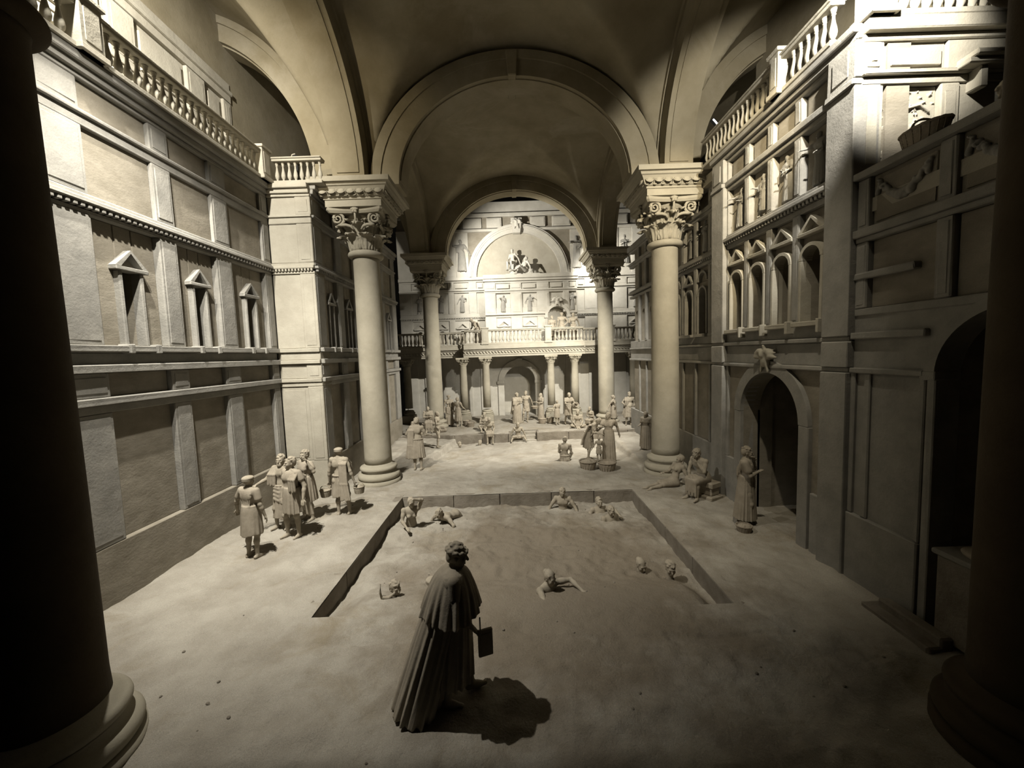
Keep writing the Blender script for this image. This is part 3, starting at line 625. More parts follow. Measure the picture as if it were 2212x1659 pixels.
web('groin vault over the far nave bay', -4.3, 4.85, 12.3, 20.8, .4, 4.3, 16.6, 3.95)
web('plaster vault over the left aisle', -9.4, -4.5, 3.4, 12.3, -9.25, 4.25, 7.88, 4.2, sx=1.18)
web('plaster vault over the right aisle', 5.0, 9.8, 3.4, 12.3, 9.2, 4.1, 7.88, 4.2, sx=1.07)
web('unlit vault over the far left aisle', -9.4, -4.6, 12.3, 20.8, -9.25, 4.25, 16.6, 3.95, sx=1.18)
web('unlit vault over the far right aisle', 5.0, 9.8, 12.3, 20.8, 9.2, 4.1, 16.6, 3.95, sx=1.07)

# ================================================================== COLUMNS
def leaf_mesh(h, wid, curl, rb):
    """acanthus leaf: local origin at bell axis, grows along +z and curls outwards (+x)"""
    S, T = 15, 13; V = []
    prof = [(0, 0), (.012, .2), (.022, .4), (.035, .6), (.07, .8), (.13, .93), (.20, .985), (.25, .93), (.255, .85)]
    for i in range(S):
        s = i / (S - 1); q = s * (len(prof) - 1); k = min(int(q), len(prof) - 2); f = q - k
        px = prof[k][0] * (1 - f) + prof[k + 1][0] * f; pz = prof[k][1] * (1 - f) + prof[k + 1][1] * f
        ww = wid * (.62 + .5 * math.sin(PI * min(1, s * 1.05)) ** .8) * (1 - .55 * max(0, s - .75) / .25) * (1 + .16 * math.cos(s * 26))
        for j in range(T):
            t = -1 + 2 * j / (T - 1)
            x = rb + curl * px * 2.2 + .03 * (1 - abs(t) ** 1.5) + .02 * math.cos(t * 9.5) - .05 * abs(t) ** 2
            V.append((x, t * ww / 2, h * (pz - .04 * abs(t) * s)))
    n = len(V); V += [(v[0] - .035, v[1] * .96, v[2] - .008) for v in V]
    F = []
    for i in range(S - 1):
        for j in range(T - 1):
            a = i * T + j; F += [(a, a + 1, a + T + 1, a + T), (n + a, n + a + T, n + a + T + 1, n + a + 1)]
    for i in range(S - 1):
        for j in (0, T - 1):
            a = i * T + j; F.append((a, a + T, n + a + T, n + a))
    for j in range(T - 1):
        for i in (0, S - 1):
            a = i * T + j; F.append((a, a + 1, n + a + 1, n + a))
    me = MB().add(V, F).mesh(True); return me
def volute_mesh(R=.185):
    mb = MB(); pts = []; rad = []
    for i in range(44):
        a = -PI * .5 - i * .30; r = R * (1 - i / 46.) + .006; pts.append((r * math.cos(a), -.03 * i / 44, r * math.sin(a))); rad.append(.046 * (1 - .6 * i / 44))
    lead = [(-.42, .04, -.30), (-.34, .03, -.20), (-.22, .01, -.17), (-.10, 0, -.175)]
    tube_mb(mb, lead + pts, [.026, .04, .046, .046] + rad, 7)
    return mb.mesh(True)
LEAF1 = leaf_mesh(.44, .36, .62, .41); LEAF2 = leaf_mesh(.74, .34, .70, .40); LEAF3 = leaf_mesh(.40, .20, .55, .46); VOL = volute_mesh(); 
def fleuron_mesh():
    mb = MB()
    for k in range(5):
        a = 2 * PI * k / 5 + .3; tube_mb(mb, [(0, 0, 0), (.06 * math.cos(a), -.05, .06 * math.sin(a)), (.11 * math.cos(a), -.03, .11 * math.sin(a))], [.03, .05, .022], 7)
    tube_mb(mb, [(0, 0, 0), (0, -.07, 0), (0, -.09, 0)], [.05, .05, .02], 8); tube_mb(mb, [(0, .03, -.35), (0, -.0, -.2), (0, -.02, -.05)], [.05, .03, .03], 7)
    return mb.mesh(True)
FLEU = fleuron_mesh()
def egg_mesh():
    mb = MB(); V = []; F = []; S, T = 8, 10
    for i in range(S + 1):
        f = PI * i / S
        for j in range(T):
            a = 2 * PI * j / T; V.append((.085 * math.sin(f) * math.cos(a) * (1.1 - .25 * math.cos(f)), .05 * math.sin(f) * math.sin(a), .105 * math.cos(f)))
    for i in range(S):
        for j in range(T): F.append((i * T + j, i * T + (j + 1) % T, (i + 1) * T + (j + 1) % T, (i + 1) * T + j))
    mb = MB().add([(v[0], v[1] * .8, v[2]) for v in V], F); tube_mb(mb, [(.115 * math.cos(a), -.004, .02 + .13 * math.sin(a)) for a in np.linspace(PI * .9, PI * 2.1, 14)], .016, 6)
    return mb.mesh(True)
EGG = egg_mesh()
def dart_mesh():
    mb = MB(); tube_mb(mb, [(0, 0, .1), (0, -.02, .02), (0, 0, -.11)], [.012, .022, .006], 6); return mb.mesh(True)
DART = dart_mesh()
def wave_mesh():
    mb = MB(); tube_mb(mb, [(-.11, 0, .03), (-.07, -.01, -.03), (-.02, -.012, -.035), (.03, -.01, .02), (.07, -.01, .035), (.11, 0, .03)], [.008, .016, .018, .018, .014, .008], 6); return mb.mesh(True)
WAVE = wave_mesh()
# concave capital abacus
def abacus_mesh(h0, h1, half, cut=.10):
    pts = []
    for k in range(4):
        R_ = Matrix.Rotation(k * PI / 2, 2)
        for t in np.linspace(-1, 1, 11):
            y = -half + cut * (1 - t * t); p = R_ @ Vector((t * half * .93, y)); pts.append((p.x, p.y))
    n = len(pts); V = [(x * .94, y * .94, h0) for x, y in pts] + [(x, y, h0 + (h1 - h0) * .4) for x, y in pts] + [(x, y, h1) for x, y in pts]
    F = [tuple(range(n)), tuple(range(2 * n, 3 * n))] + [(r * n + i, r * n + (i + 1) % n, (r + 1) * n + (i + 1) % n, (r + 1) * n + i) for r in (0, 1) for i in range(n)]
    return MB().add(V, F).mesh()
def sq_profile(levels):
    V = []; F = []
    for h, z in levels: V += [(-h, -h, z), (h, -h, z), (h, h, z), (-h, h, z)]
    for i in range(len(levels) - 1):
        F += [(i * 4 + k, i * 4 + (k + 1) % 4, i * 4 + 4 + (k + 1) % 4, i * 4 + 4 + k) for k in range(4)]
    F += [(0, 1, 2, 3), tuple(4 * (len(levels) - 1) + k for k in range(4))]
    return MB().add(V, F).mesh()
BIG = {}
def big_parts(zb):
    if zb in BIG: return BIG[zb]
    base = lathe([(.60, -.1), (.66, -.1), (.66, .10)] + [(.60, .105)] + torus_prof(.555, .20, .095) + [(.55, .30), (.505, .33), (.50, .36), (.54, .385)] + torus_prof(.505, .455, .068) + [(.50, .53), (.45, .545), (.425, .60)], 56)
    shaft = lathe([(.425, .58), (.415, .8), (.412, 2.5), (.402, 4.5), (.385, 6.4), (.383, 6.9), (.40, 6.98)], 56)
    ast = lathe([(.36, 6.95)] + torus_prof(.42, 7.05, .10, -90, 90, 10) + [(.36, 7.16)], 56)
    bell = lathe([(.38, 7.12), (.385, 7.5), (.41, 7.8), (.48, 8.02), (.60, 8.12), (.60, 8.15)], 40)
    imp = sq_profile([(.80, 8.26), (.80, 8.44), (.83, 8.45), (.83, 8.50), (.87, 8.52), (.90, 8.56), (1.0, 8.74), (1.04, 8.76), (1.06, 8.82), (1.14, 8.83), (1.14, 8.965)])
    BIG[zb] = (base, shaft, ast, bell, imp, abacus_mesh(8.12, 8.28, .80)); return BIG[zb]
def big_column(x, y, label, faces=(0, 1, 3), s=1.0, z=0., full=True, m='stone'):
    t = thing('column', label, 'column', (x, y, z)); t.scale = (s, s, s * (8.92 - z) / 8.92 / s if False else 1)
    base, shaft, ast, bell, imp, ab = big_parts((m, x > 0))
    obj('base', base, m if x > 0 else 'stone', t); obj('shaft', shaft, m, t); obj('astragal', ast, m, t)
    cp = obj('capital', bell, m, t); im = obj('impost_block', imp, m, t); obj('abacus', ab, m, cp)
    if full:
        for k in range(8): obj('acanthus_leaf', LEAF1, 'stone', cp, (0, 0, 7.15), (0, 0, k * PI / 4 + PI / 8))
        for k in range(8): obj('acanthus_leaf', LEAF2, 'stone', cp, (0, 0, 7.17), (0, 0, k * PI / 4))
        for k in range(8): obj('acanthus_leaf', LEAF3, 'stone', cp, (0, 0, 7.58), (0, 0, k * PI / 4 + PI / 8))
        for k in range(4):
            a = k * PI / 2; ca, sa = math.cos(a), math.sin(a)
            for sg in (-1, 1):
                lx, ly = sg * .53, -.62; o = obj('volute', VOL, 'stone', cp, (lx * ca - ly * sa, lx * sa + ly * ca, 7.98), (0, 0, a)); o.scale = (sg, 1, 1)
            lx, ly = 0, -.70; obj('fleuron', FLEU, 'stone', cp, (lx * ca - ly * sa, lx * sa + ly * ca, 8.19), (0, 0, a))
        for k in faces:
            a = k * PI / 2; ca, sa = math.cos(a), math.sin(a)
            for i in range(7):
                lx = -.78 + .26 * i; ly = -.945
                o = obj('egg', EGG, 'stone', im, (lx * ca - ly * sa, lx * sa + ly * ca, 8.655), (math.radians(28), 0, a)); o.rotation_euler = Euler((math.radians(-28), 0, a))
                if i < 6:
                    lx2 = lx + .13; obj('dart', DART, 'stone', im, (lx2 * ca - ly * sa, lx2 * sa + ly * ca, 8.655), (math.radians(-28), 0, a))
            for i in range(8):
                lx = -.8 + .229 * i; ly = -.885; obj('wave_ornament', WAVE, 'stone', im, (lx * ca - ly * sa, lx * sa + ly * ca, 8.545), (math.radians(-28), 0, a))
    return t
big_column(-4.36, 12.4, 'tall pale column with leafy capital standing beside the left pier')
big_column(4.82, 12.35, 'tall pale column with leafy capital beside the right wall windows')
big_column(-4.11, 20.8, 'tall column rising from the platform on the left of the far arch')
big_column(5.0, 20.8, 'tall column rising from the platform on the right of the far arch')
big_column(-4.6, 3.6, 'dark silhouetted foreground column beside the left wall', faces=(), m='shade_stone', full=False)
big_column(4.78, 3.45, 'dark silhouetted foreground column beside the terrace wall', faces=(), m='shade_stone', full=False)
# small gallery columns
sb = lathe([(.33, .62), (.33, .68)] + torus_prof(.28, .74, .055) + [(.25, .80)] + torus_prof(.25, .84, .035) + [(.22, .90)], 28)
ss = lathe([(.215, .88), (.21, 2.0), (.19, 3.25), (.20, 3.27), (.225, 3.30), (.20, 3.33)], 28)
sbell = lathe([(.19, 3.32), (.20, 3.5), (.24, 3.62), (.31, 3.69)], 20)
lf1, lf2 = leaf_mesh(.2, .17, .22, .20), leaf_mesh(.33, .17, .32, .20); sv = VOL
spl = MB().box(-.35, .35, -.35, .35, -.1, .48, .015).mesh(); sab = abacus_mesh(3.66, 3.78, .36, .05)
def small_column(x, y, label):
    t = thing('gallery_column', label, 'column', (x, y, PLAT_Z - .02), group='small columns under the far gallery'); t.scale = (1, 1, .98)
    obj('pedestal', spl, 'stone', t); obj('base', sb, 'stone', t, (0, 0, -.14)); obj('shaft', ss, 'stone', t, (0, 0, 0)); cp = obj('capital', sbell, 'stone', t)
    for k in range(8): obj('acanthus_leaf', lf1, 'stone', cp, (0, 0, 3.33), (0, 0, k * PI / 4 + PI / 8)); obj('acanthus_leaf', lf2, 'stone', cp, (0, 0, 3.34), (0, 0, k * PI / 4))
    obj('abacus', sab, 'stone', cp, (0, 0, -.05))
    for k in range(4):
        a = k * PI / 2; ca, sa = math.cos(a), math.sin(a)
        for sg in (-1, 1):
            lx, ly = sg * .24, -.28; o = obj('volute', sv, 'stone', cp, (lx * ca - ly * sa, lx * sa + ly * ca, 3.58), (0, 0, a)); o.scale = (sg * .45, .45, .45)
for x, y, l in ((-5.95, 22.45, 'small gallery column beside the black gap at the left wall end'), (-2.68, 21.8, 'small gallery column next to the woman with a headband'), (-1.42, 21.8, 'small gallery column behind the bearded seated man'),
                (2.17, 21.8, 'small gallery column behind the child in a short tunic'), (3.5, 21.8, 'small gallery column behind the man pouring from a jar'), (6.95, 22.45, 'small gallery column in shade behind the stout draped man')):
    small_column(x, y, l)

# ================================================================== BALUSTRADES
def bal_mesh(h):
    p = [(.055, 0), (.055, .06), (.03, .08), (.034, .12), (.062, .2), (.072, .30), (.062, .42), (.04, .58), (.028, .72), (.03, .80), (.045, .82), (.03, .85), (.048, .90), (.048, .94), (.055, .95), (.055, 1)]
    return lathe([(r * h / .62, z * h) for r, z in p], 16)
def balustrade(name, label, p0, p1, z0, h, step, peds=(), m='cream', pw_=.30, rail_over=.0):
    p0 = Vector(p0); p1 = Vector(p1); d = p1 - p0; Lh = d.length
    t = thing(name, label, 'balustrade', (p0.x, p0.y, z0), math.atan2(d.y, d.x))
    obj('bottom_rail', MB().box(0, Lh, -.12, .12, 0, .09, .012).mesh(), m, t)
    r = MB().box(-rail_over, Lh + rail_over, -.12, .12, h - .10, h - .04, .012); r.box(-rail_over, Lh + rail_over, -.15, .15, h - .04, h, .012); obj('top_rail', r.mesh(), m, t)
    bm_ = bal_mesh(h - .19)
    for pu in peds:
        mb = MB().box(pu - pw_ / 2, pu + pw_ / 2, -.17, .17, .0, h + .05, .01); mb.box(pu - pw_ / 2 - .04, pu + pw_ / 2 + .04, -.21, .21, h + .05, h + .12, .012); mb.box(pu - pw_ / 2 - .04, pu + pw_ / 2 + .04, -.21, .21, 0, .1, .012)
        pd = obj('pedestal', mb.mesh(), m, t)
        for sg in (-1, 1): obj('pedestal_panel', MB().box(pu - pw_ / 2 + .06, pu + pw_ / 2 - .06, sg * .17 - .012, sg * .17 + .012, .17, h - .03, .006).mesh(), m, pd)
    k = int(Lh / step)
    for i in range(k):
        u = (i + .5) * Lh / k
        if any(abs(u - pu) < pw_ / 2 + .05 for pu in peds): continue
        obj('baluster', bm_, m, t, (u, 0, .09))
    return t
balustrade('balustrade', 'cream balustrade running along the top of the left wall', (-6.52, 3.0), (-6.52, 11.05), 8.75, .74, .172, peds=(.3, 3.55, 7.95), pw_=.36)
balustrade('balustrade', 'short cream balustrade on the left pier beside the near column', (-6.35, 11.27), (-5.0, 11.27), 8.75, .70, .165)
balustrade('balustrade', 'balustrade along the top of the right wall above the relief panels', (5.42, 6.72), (5.42, 11.0), 8.68, .72, .172, peds=(1.3,), pw_=.26)
balustrade('balustrade', 'bright balustrade facing the terrace at the top of the return wall', (5.62, 6.28), (8.0, 6.28), 8.68, .74, .17, peds=(.0,), pw_=.34)
balustrade('balustrade', 'long gallery balustrade in front of the far pavilion niche', (-2.5, 21.5), (3.95, 21.5), 4.46, .80, .198, peds=(1.12, 4.55), pw_=.34)
balustrade('balustrade', 'gallery balustrade on the wing beside the left wall end', (-6.5, 22.2), (-2.6, 22.2), 4.42, .80, .198, peds=(1.9,), pw_=.34)
balustrade('balustrade', 'gallery balustrade on the shaded right wing of the far wall', (4.05, 22.2), (8.7, 22.2), 4.42, .80, .198, peds=(1.6, 3.9), pw_=.34)

# ================================================================== SCULPTED FIGURES (signed distance fields -> surface nets)
class SDF:
    def __init__(s): s.p = []
    def cap(s, a, b, ra, rb=None, k=.03, sub=False):
        a = np.array(a, float); b = np.array(b, float); rb = ra if rb is None else rb; R = max(ra, rb)
        s.p.append(('c', np.minimum(a, b) - R, np.maximum(a, b) + R, k, sub, (a, b, ra, rb))); return s
    def ell(s, c, r, R=None, k=.03, sub=False):
        c = np.array(c, float); r = np.array(r, float); m = r.max() if R is not None else r
        s.p.append(('e', c - m, c + m, k, sub, (c, r, None if R is None else np.array(R)))); return s
    def fn(s, lo, hi, f, k=.02, sub=False):
        s.p.append(('f', np.array(lo, float), np.array(hi, float), k, sub, f)); return s
    def chain(s, pts, rads, k=.03):
        for i in range(len(pts) - 1): s.cap(pts[i], pts[i + 1], rads[i], rads[i + 1], k)
        return s
    def mesh(s, vx, noise=0.):
        lo = np.min([p[1] for p in s.p if not p[4]], 0) - 3 * vx; hi = np.max([p[2] for p in s.p if not p[4]], 0) + 3 * vx
        n = np.ceil((hi - lo) / vx).astype(int) + 1
        F = np.full(n, .2, np.float32)
        ax = [(lo[i] + vx * np.arange(n[i])).astype(np.float32) for i in range(3)]
        for kind, a, b, k, sub, d in s.p:
            i0 = np.clip(np.floor((a - k - 2 * vx - lo) / vx).astype(int), 0, n - 1); i1 = np.clip(np.ceil((b + k + 2 * vx - lo) / vx).astype(int) + 1, 1, n)
            if (i1 - i0 < 1).any(): continue
            sl = tuple(slice(i0[i], i1[i]) for i in range(3))
            X = ax[0][sl[0]][:, None, None]; Y = ax[1][sl[1]][None, :, None]; Z = ax[2][sl[2]][None, None, :]
            if kind == 'c':
                A, B, ra, rb = d; D = B - A; L2 = float(D @ D) + 1e-9
                t = np.clip(((X - A[0]) * D[0] + (Y - A[1]) * D[1] + (Z - A[2]) * D[2]) / L2, 0, 1)
                v = np.sqrt((X - A[0] - t * D[0]) ** 2 + (Y - A[1] - t * D[1]) ** 2 + (Z - A[2] - t * D[2]) ** 2) - (ra + (rb - ra) * t)
            elif kind == 'e':
                c, r, R = d; x, y, z = X - c[0], Y - c[1], Z - c[2]
                if R is not None: x, y, z = (R[0, i] * x + R[1, i] * y + R[2, i] * z for i in range(3))
                q = np.sqrt((x / r[0]) ** 2 + (y / r[1]) ** 2 + (z / r[2]) ** 2); q2 = np.sqrt((x / r[0] ** 2) ** 2 + (y / r[1] ** 2) ** 2 + (z / r[2] ** 2) ** 2) + 1e-6
                v = q * (q - 1) / q2
            else: v = d(X, Y, Z)
            f = F[sl]; v = np.broadcast_to(v, f.shape).astype(np.float32)
            if sub:
                v = -v; h = np.clip(k - np.abs(f - v), 0, None) / max(k, 1e-6); F[sl] = np.maximum(f, v) + h * h * k * .25
            else:
                h = np.clip(k - np.abs(f - v), 0, None) / max(k, 1e-6); F[sl] = np.minimum(f, v) - h * h * k * .25
        return nets(F, lo, vx)
_C = np.array([(i, j, k) for i in (0, 1) for j in (0, 1) for k in (0, 1)])
_E = [(a, b) for a in range(8) for b in range(a + 1, 8) if np.abs(_C[a] - _C[b]).sum() == 1]
def nets(F, lo, vx):
    ins = F < 0; n = np.array(F.shape)
    cnt = sum(ins[c[0]:n[0] - 1 + c[0], c[1]:n[1] - 1 + c[1], c[2]:n[2] - 1 + c[2]].astype(np.int8) for c in _C)
    act = np.argwhere((cnt > 0) & (cnt < 8)); idx = np.full(n - 1, -1, np.int32); idx[tuple(act.T)] = np.arange(len(act))
    cv = np.stack([F[tuple((act + c).T)] for c in _C], 1); P = np.zeros((len(act), 3)); W = np.zeros(len(act))
    for a, b in _E:
        fa, fb = cv[:, a], cv[:, b]; m = (fa < 0) != (fb < 0); t = np.where(m, fa / np.where(m, fa - fb, 1), 0)
        P += np.where(m[:, None], _C[a] + t[:, None] * (_C[b] - _C[a]), 0); W += m
    P = P / W[:, None] + act; V = lo + vx * P
    Q = []
    for ax in range(3):
        sh = [slice(0, n[i] - 1) if i == ax else slice(1, n[i] - 1) for i in range(3)]
        sa = tuple(sh); sh2 = list(sh); sh2[ax] = slice(1, n[ax]); A = ins[sa]; B = ins[tuple(sh2)]
        e = np.argwhere(A != B)
        if not len(e): continue
        flip = A[tuple(e.T)]; o = np.array([0 if i == ax else 1 for i in range(3)]); e = e + o
        u, v = [(1, 2), (2, 0), (0, 1)][ax]; du = np.zeros(3, int); dv = np.zeros(3, int); du[u] = 1; dv[v] = 1
        q = np.stack([idx[tuple((e - du - dv).T)], idx[tuple((e - dv).T)], idx[tuple(e.T)], idx[tuple((e - du).T)]], 1)
        q[~flip] = q[~flip][:, ::-1]; Q.append(q)
    Q = np.concatenate(Q); Q = Q[(Q >= 0).all(1)]
    return npmesh(V, Q)

def V3(*a): return np.array(a, float)
def nrm(v): return v / (np.linalg.norm(v) + 1e-9)
def rotx(a): c, s = math.cos(a), math.sin(a); return np.array([[1, 0, 0], [0, c, -s], [0, s, c]])
def rotz(a): c, s = math.cos(a), math.sin(a); return np.array([[c, -s, 0], [s, c, 0], [0, 0, 1]])
def roty(a): c, s = math.cos(a), math.sin(a); return np.array([[c, 0, s], [0, 1, 0], [-s, 0, c]])

ARM = dict(down=((.05, .03, -.29), (.02, -.07, -.25)), fwd=((.04, -.06, -.27), (-.02, -.24, .03)), hold=((.06, -.05, -.27), (-.15, -.19, .05)),
           high=((.09, -.10, .10), (-.16, -.02, .20)), side=((.15, 0, -.25), (.10, -.08, -.21)), carry=((.05, .02, -.29), (.03, -.04, -.26)),
           reach=((.05, -.14, -.24), (.0, -.24, -.10)), chin=((.02, -.17, -.20), (-.15, .02, .21)), lap=((.05, -.08, -.27), (-.08, -.22, -.06)),
           point=((.08, -.16, -.20), (-.04, -.25, -.02)), hip=((.17, .04, -.23), (-.13, -.10, -.12)), back=((.09, .17, -.22), (.05, .08, -.24)), prop=((.12, .14, -.25), (.04, .08, -.25)),
           cross=((.05, -.10, -.25), (-.22, -.10, .06)), up=((.06, -.08, .27), (-.02, -.12, .22)), flat=((.20, -.16, -.02), (-.02, -.28, -.03)))
def skel(pose='stand', lean=0., sway=0., twist=0., armL='down', armR='down', legs=None, seat=.42, hyaw=0., hpitch=0., hroll=0., fat=1.):
    J = {}
    if pose == 'stand': P0 = V3(0, 0, .93); lg = dict(kL=(.10, -.02, .49), aL=(.11, .03, .07), kR=(-.10, -.02, .49), aR=(-.11, .03, .07))
    elif pose == 'contra': P0 = V3(.03, 0, .92); lg = dict(kL=(.10, -.01, .49), aL=(.09, .03, .07), kR=(-.11, -.10, .50), aR=(-.16, -.03, .07))
    elif pose == 'walk': P0 = V3(0, 0, .92); lg = dict(kL=(.09, -.14, .52), aL=(.09, -.20, .08), kR=(-.09, .06, .49), aR=(-.09, .26, .11))
    elif pose == 'sit': P0 = V3(0, 0, seat + .10); lg = dict(kL=(.13, -.43, seat + .07), aL=(.13, -.42, seat - .36), kR=(-.13, -.43, seat + .07), aR=(-.12, -.46, seat - .36))
    elif pose == 'cross': P0 = V3(0, 0, .13); lg = dict(kL=(.33, -.24, .16), aL=(-.05, -.36, .06), kR=(-.33, -.24, .16), aR=(.07, -.42, .06))
    elif pose == 'floor': P0 = V3(0, 0, .13); lg = dict(kL=(.18, -.36, .32), aL=(.16, -.62, .07), kR=(-.2, -.34, .24), aR=(-.05, -.56, .06))
    elif pose == 'squat': P0 = V3(0, .02, .30); lg = dict(kL=(.18, -.28, .48), aL=(.15, -.12, .07), kR=(-.18, -.28, .46), aR=(-.15, -.12, .07))
    elif pose == 'kneel': P0 = V3(0, 0, .36); lg = dict(kL=(.16, -.34, .42), aL=(.16, -.30, .06), kR=(-.14, -.30, .07), aR=(-.12, .10, .06))
    elif pose == 'recline': P0 = V3(0, 0, .15); lg = dict(kL=(.12, -.40, .30), aL=(.12, -.68, .07), kR=(-.10, -.44, .15), aR=(-.08, -.86, .07))
    if legs: lg.update(legs)
    R = rotz(twist) @ roty(sway) @ rotx(lean)
    up = lambda x, y, z: P0 + R @ V3(x, y, z)
    J['P'] = P0; J['R'] = R
    J['waist'] = up(0, -.005, .15); J['chest'] = up(0, -.005, .36); J['neck'] = up(0, .02, .52); J['head'] = up(0, -.02, .67)
    for sd, sg in (('L', 1), ('R', -1)):
        sh = up(sg * .185, .01, .475); J['s' + sd] = sh
        am = armL if sd == 'L' else armR; am = ARM[am] if isinstance(am, str) else am
        e = sh + R @ (V3(*am[0]) * V3(sg, 1, 1)); wv = V3(*am[1]) * V3(sg, 1, 1); wr = e + R @ wv; J['e' + sd] = e; J['w' + sd] = wr
        J['h' + sd] = P0 + V3(sg * .09, 0, -.03); J['k' + sd] = V3(*lg['k' + sd]); J['a' + sd] = V3(*lg['a' + sd])
    J['HR'] = R @ rotz(hyaw) @ roty(hroll) @ rotx(hpitch)
    J['head'] = J['neck'] + R @ V3(0, -.005, .03) + J['HR'] @ V3(0, -.02, .115)
    J['fat'] = fat
    return J
def hand(S, w, e, fine, curl=.6, r=1.):
    d = nrm(w - e); side = np.cross(d, V3(0, 0, 1.0)); 
    if np.linalg.norm(side) < .2: side = V3(0, 1, 0) if abs(d[1]) < .9 else V3(1, 0, 0)
    side = nrm(side); nn = nrm(np.cross(side, d)); pc = w + d * .05
    B = np.stack([side, nn, d], 1); S.ell(pc, (.040 * r, .019 * r, .055 * r), B, .012)
    if fine:
        for i, (o, l) in enumerate(((-.030, .068), (-.010, .078), (.010, .074), (.029, .058))):
            a = w + d * .09 + side * o; b = a + d * l * .5 - nn * l * .18 * curl; c = b + d * l * .35 - nn * l * .55 * curl
            S.cap(a, b, .0115, .0105, .004); S.cap(b, c, .0105, .009, .004)
        a = w + d * .03 - side * .034; b = a + d * .035 - side * .022 - nn * .012; c = b + d * .034 - nn * .012; S.cap(a, b, .014, .012, .008); S.cap(b, c, .012, .0095, .004)
    else:
        S.cap(w + d * .09, w + d * .15 - nn * .02, .028, .018, .015); S.cap(w + d * .03 - side * .03, w + d * .08 - side * .05, .015, .012, .01)
def head_sdf(S, J, fine, female=False, beard=False):
    H = J['HR']; c = J['head']; f = lambda x, y, z: c + H @ V3(x, y, z)
    S.ell(f(0, .012, .022), (.077, .094, .092), H, .02); S.ell(f(0, -.022, -.035), (.060, .070, .085), H, .03); S.ell(f(0, -.060, -.098), (.032, .026, .022), H, .025)
    S.cap(f(0, -.088, .012), f(0, -.112, -.028), .010, .016, .010); S.cap(f(-.045, -.080, .026), f(.045, -.080, .026), .013, .013, .014)
    S.cap(f(-.020, -.090, -.066), f(.020, -.090, -.066), .010, .010, .006); S.cap(f(-.048, -.066, -.02), f(-.040, -.06, -.05), .02, .018, .02); S.cap(f(.048, -.066, -.02), f(.040, -.06, -.05), .02, .018, .02)
    for sg in (-1, 1):
        S.ell(f(sg * .079, .012, -.012), (.010, .020, .031), H, .008)
        if fine: S.ell(f(sg * .031, -.093, .004), (.017, .012, .010), H, .006, True); S.ell(f(sg * .031, -.084, .003), (.013, .010, .009), H, .003)
    if fine: S.cap(f(-.022, -.104, -.058), f(.022, -.104, -.058), .004, .004, .004, True)
    if beard: S.ell(f(0, -.065, -.098), (.052, .042, .052), H, .02)
def hair_sdf(J, style, seed):
    S = SDF(); H = J['HR']; c = J['head']; f = lambda x, y, z: c + H @ V3(x, y, z); r = np.random.default_rng(seed)
    if style == 'short' or style == 'curly':
        S.ell(f(0, .026, .038), (.087, .097, .092), H, .02); S.ell(f(0, .06, -.01), (.074, .058, .07), H, .02)
        for _ in range(46 if style == 'curly' else 30):
            a, b = r.uniform(0, 2 * PI), r.uniform(.1, 1.25); d = V3(math.sin(b) * math.cos(a) * .088, .026 + math.sin(b) * math.sin(a) * .1, .038 + math.cos(b) * .094)
            if d[1] < -.05 and d[2] < .06: continue
            S.ell(f(*d), (.019, .024, .013), H, .008)
    elif style == 'cap':
        S.ell(f(0, .012, .062), (.105, .118, .050), H, .02); S.ell(f(0, .03, .035), (.088, .096, .075), H, .02)
        S.fn(c - .16, c + .16, (lambda c=c, H=H: lambda X, Y, Z: _band(X, Y, Z, c, H))(), .006)
    elif style == 'long':
        S.ell(f(0, .03, .035), (.09, .10, .097), H, .02); S.ell(f(0, .07, -.07), (.072, .05, .10), H, .03)
        for _ in range(20):
            x = r.uniform(-.07, .07); S.cap(f(x, .07 - abs(x) * .3, .08), f(x * 1.1, .095 - abs(x) * .4, -.15), .016, .013, .008)
    elif style == 'bun':
        S.ell(f(0, .028, .035), (.089, .099, .095), H, .02); S.ell(f(0, .115, .055), (.05, .045, .045), H, .015); S.ell(f(0, .06, -.02), (.07, .055, .06), H, .02)
        for k in range(9):
            a = -1.2 + .3 * k; S.cap(f(math.sin(a) * .078, -.028, .062 + .03 * math.cos(a)), f(math.sin(a) * .05, .10, .09), .010, .013, .008)
    elif style == 'wreath':
        S.ell(f(0, .026, .038), (.086, .096, .09), H, .02)
        for k in range(22):
            a = 2 * PI * k / 22; S.ell(f(.094 * math.cos(a), .02 + .104 * math.sin(a), .05 + .012 * (k % 2)), (.022, .022, .020), H, .008)
        for _ in range(24):
            a, b = r.uniform(0, 2 * PI), r.uniform(0, .9); S.ell(f(math.sin(b) * math.cos(a) * .088, .026 + math.sin(b) * math.sin(a) * .098, .038 + math.cos(b) * .092), (.02, .024, .012), H, .008)
        S.ell(f(0, .07, -.02), (.07, .05, .065), H, .02)
    elif style == 'scarf':
        S.ell(f(0, .03, .03), (.094, .105, .105), H, .02); S.ell(f(0, .07, -.09), (.095, .07, .11), H, .04); S.ell(f(0, .0, -.17), (.1, .09, .05), H, .04)
        S.ell(f(0, -.09, -.01), (.058, .06, .085), H, .01, True)
    return S
def _band(X, Y, Z, c, H):
    x, y, z = X - c[0], Y - c[1], Z - c[2]
    x, y, z = (H[0, i] * x + H[1, i] * y + H[2, i] * z for i in range(3))
    r = np.sqrt((x / .088) ** 2 + ((y - .012) / .103) ** 2); return np.sqrt(((r - 1) * .09) ** 2 + (z - .022) ** 2) - .014
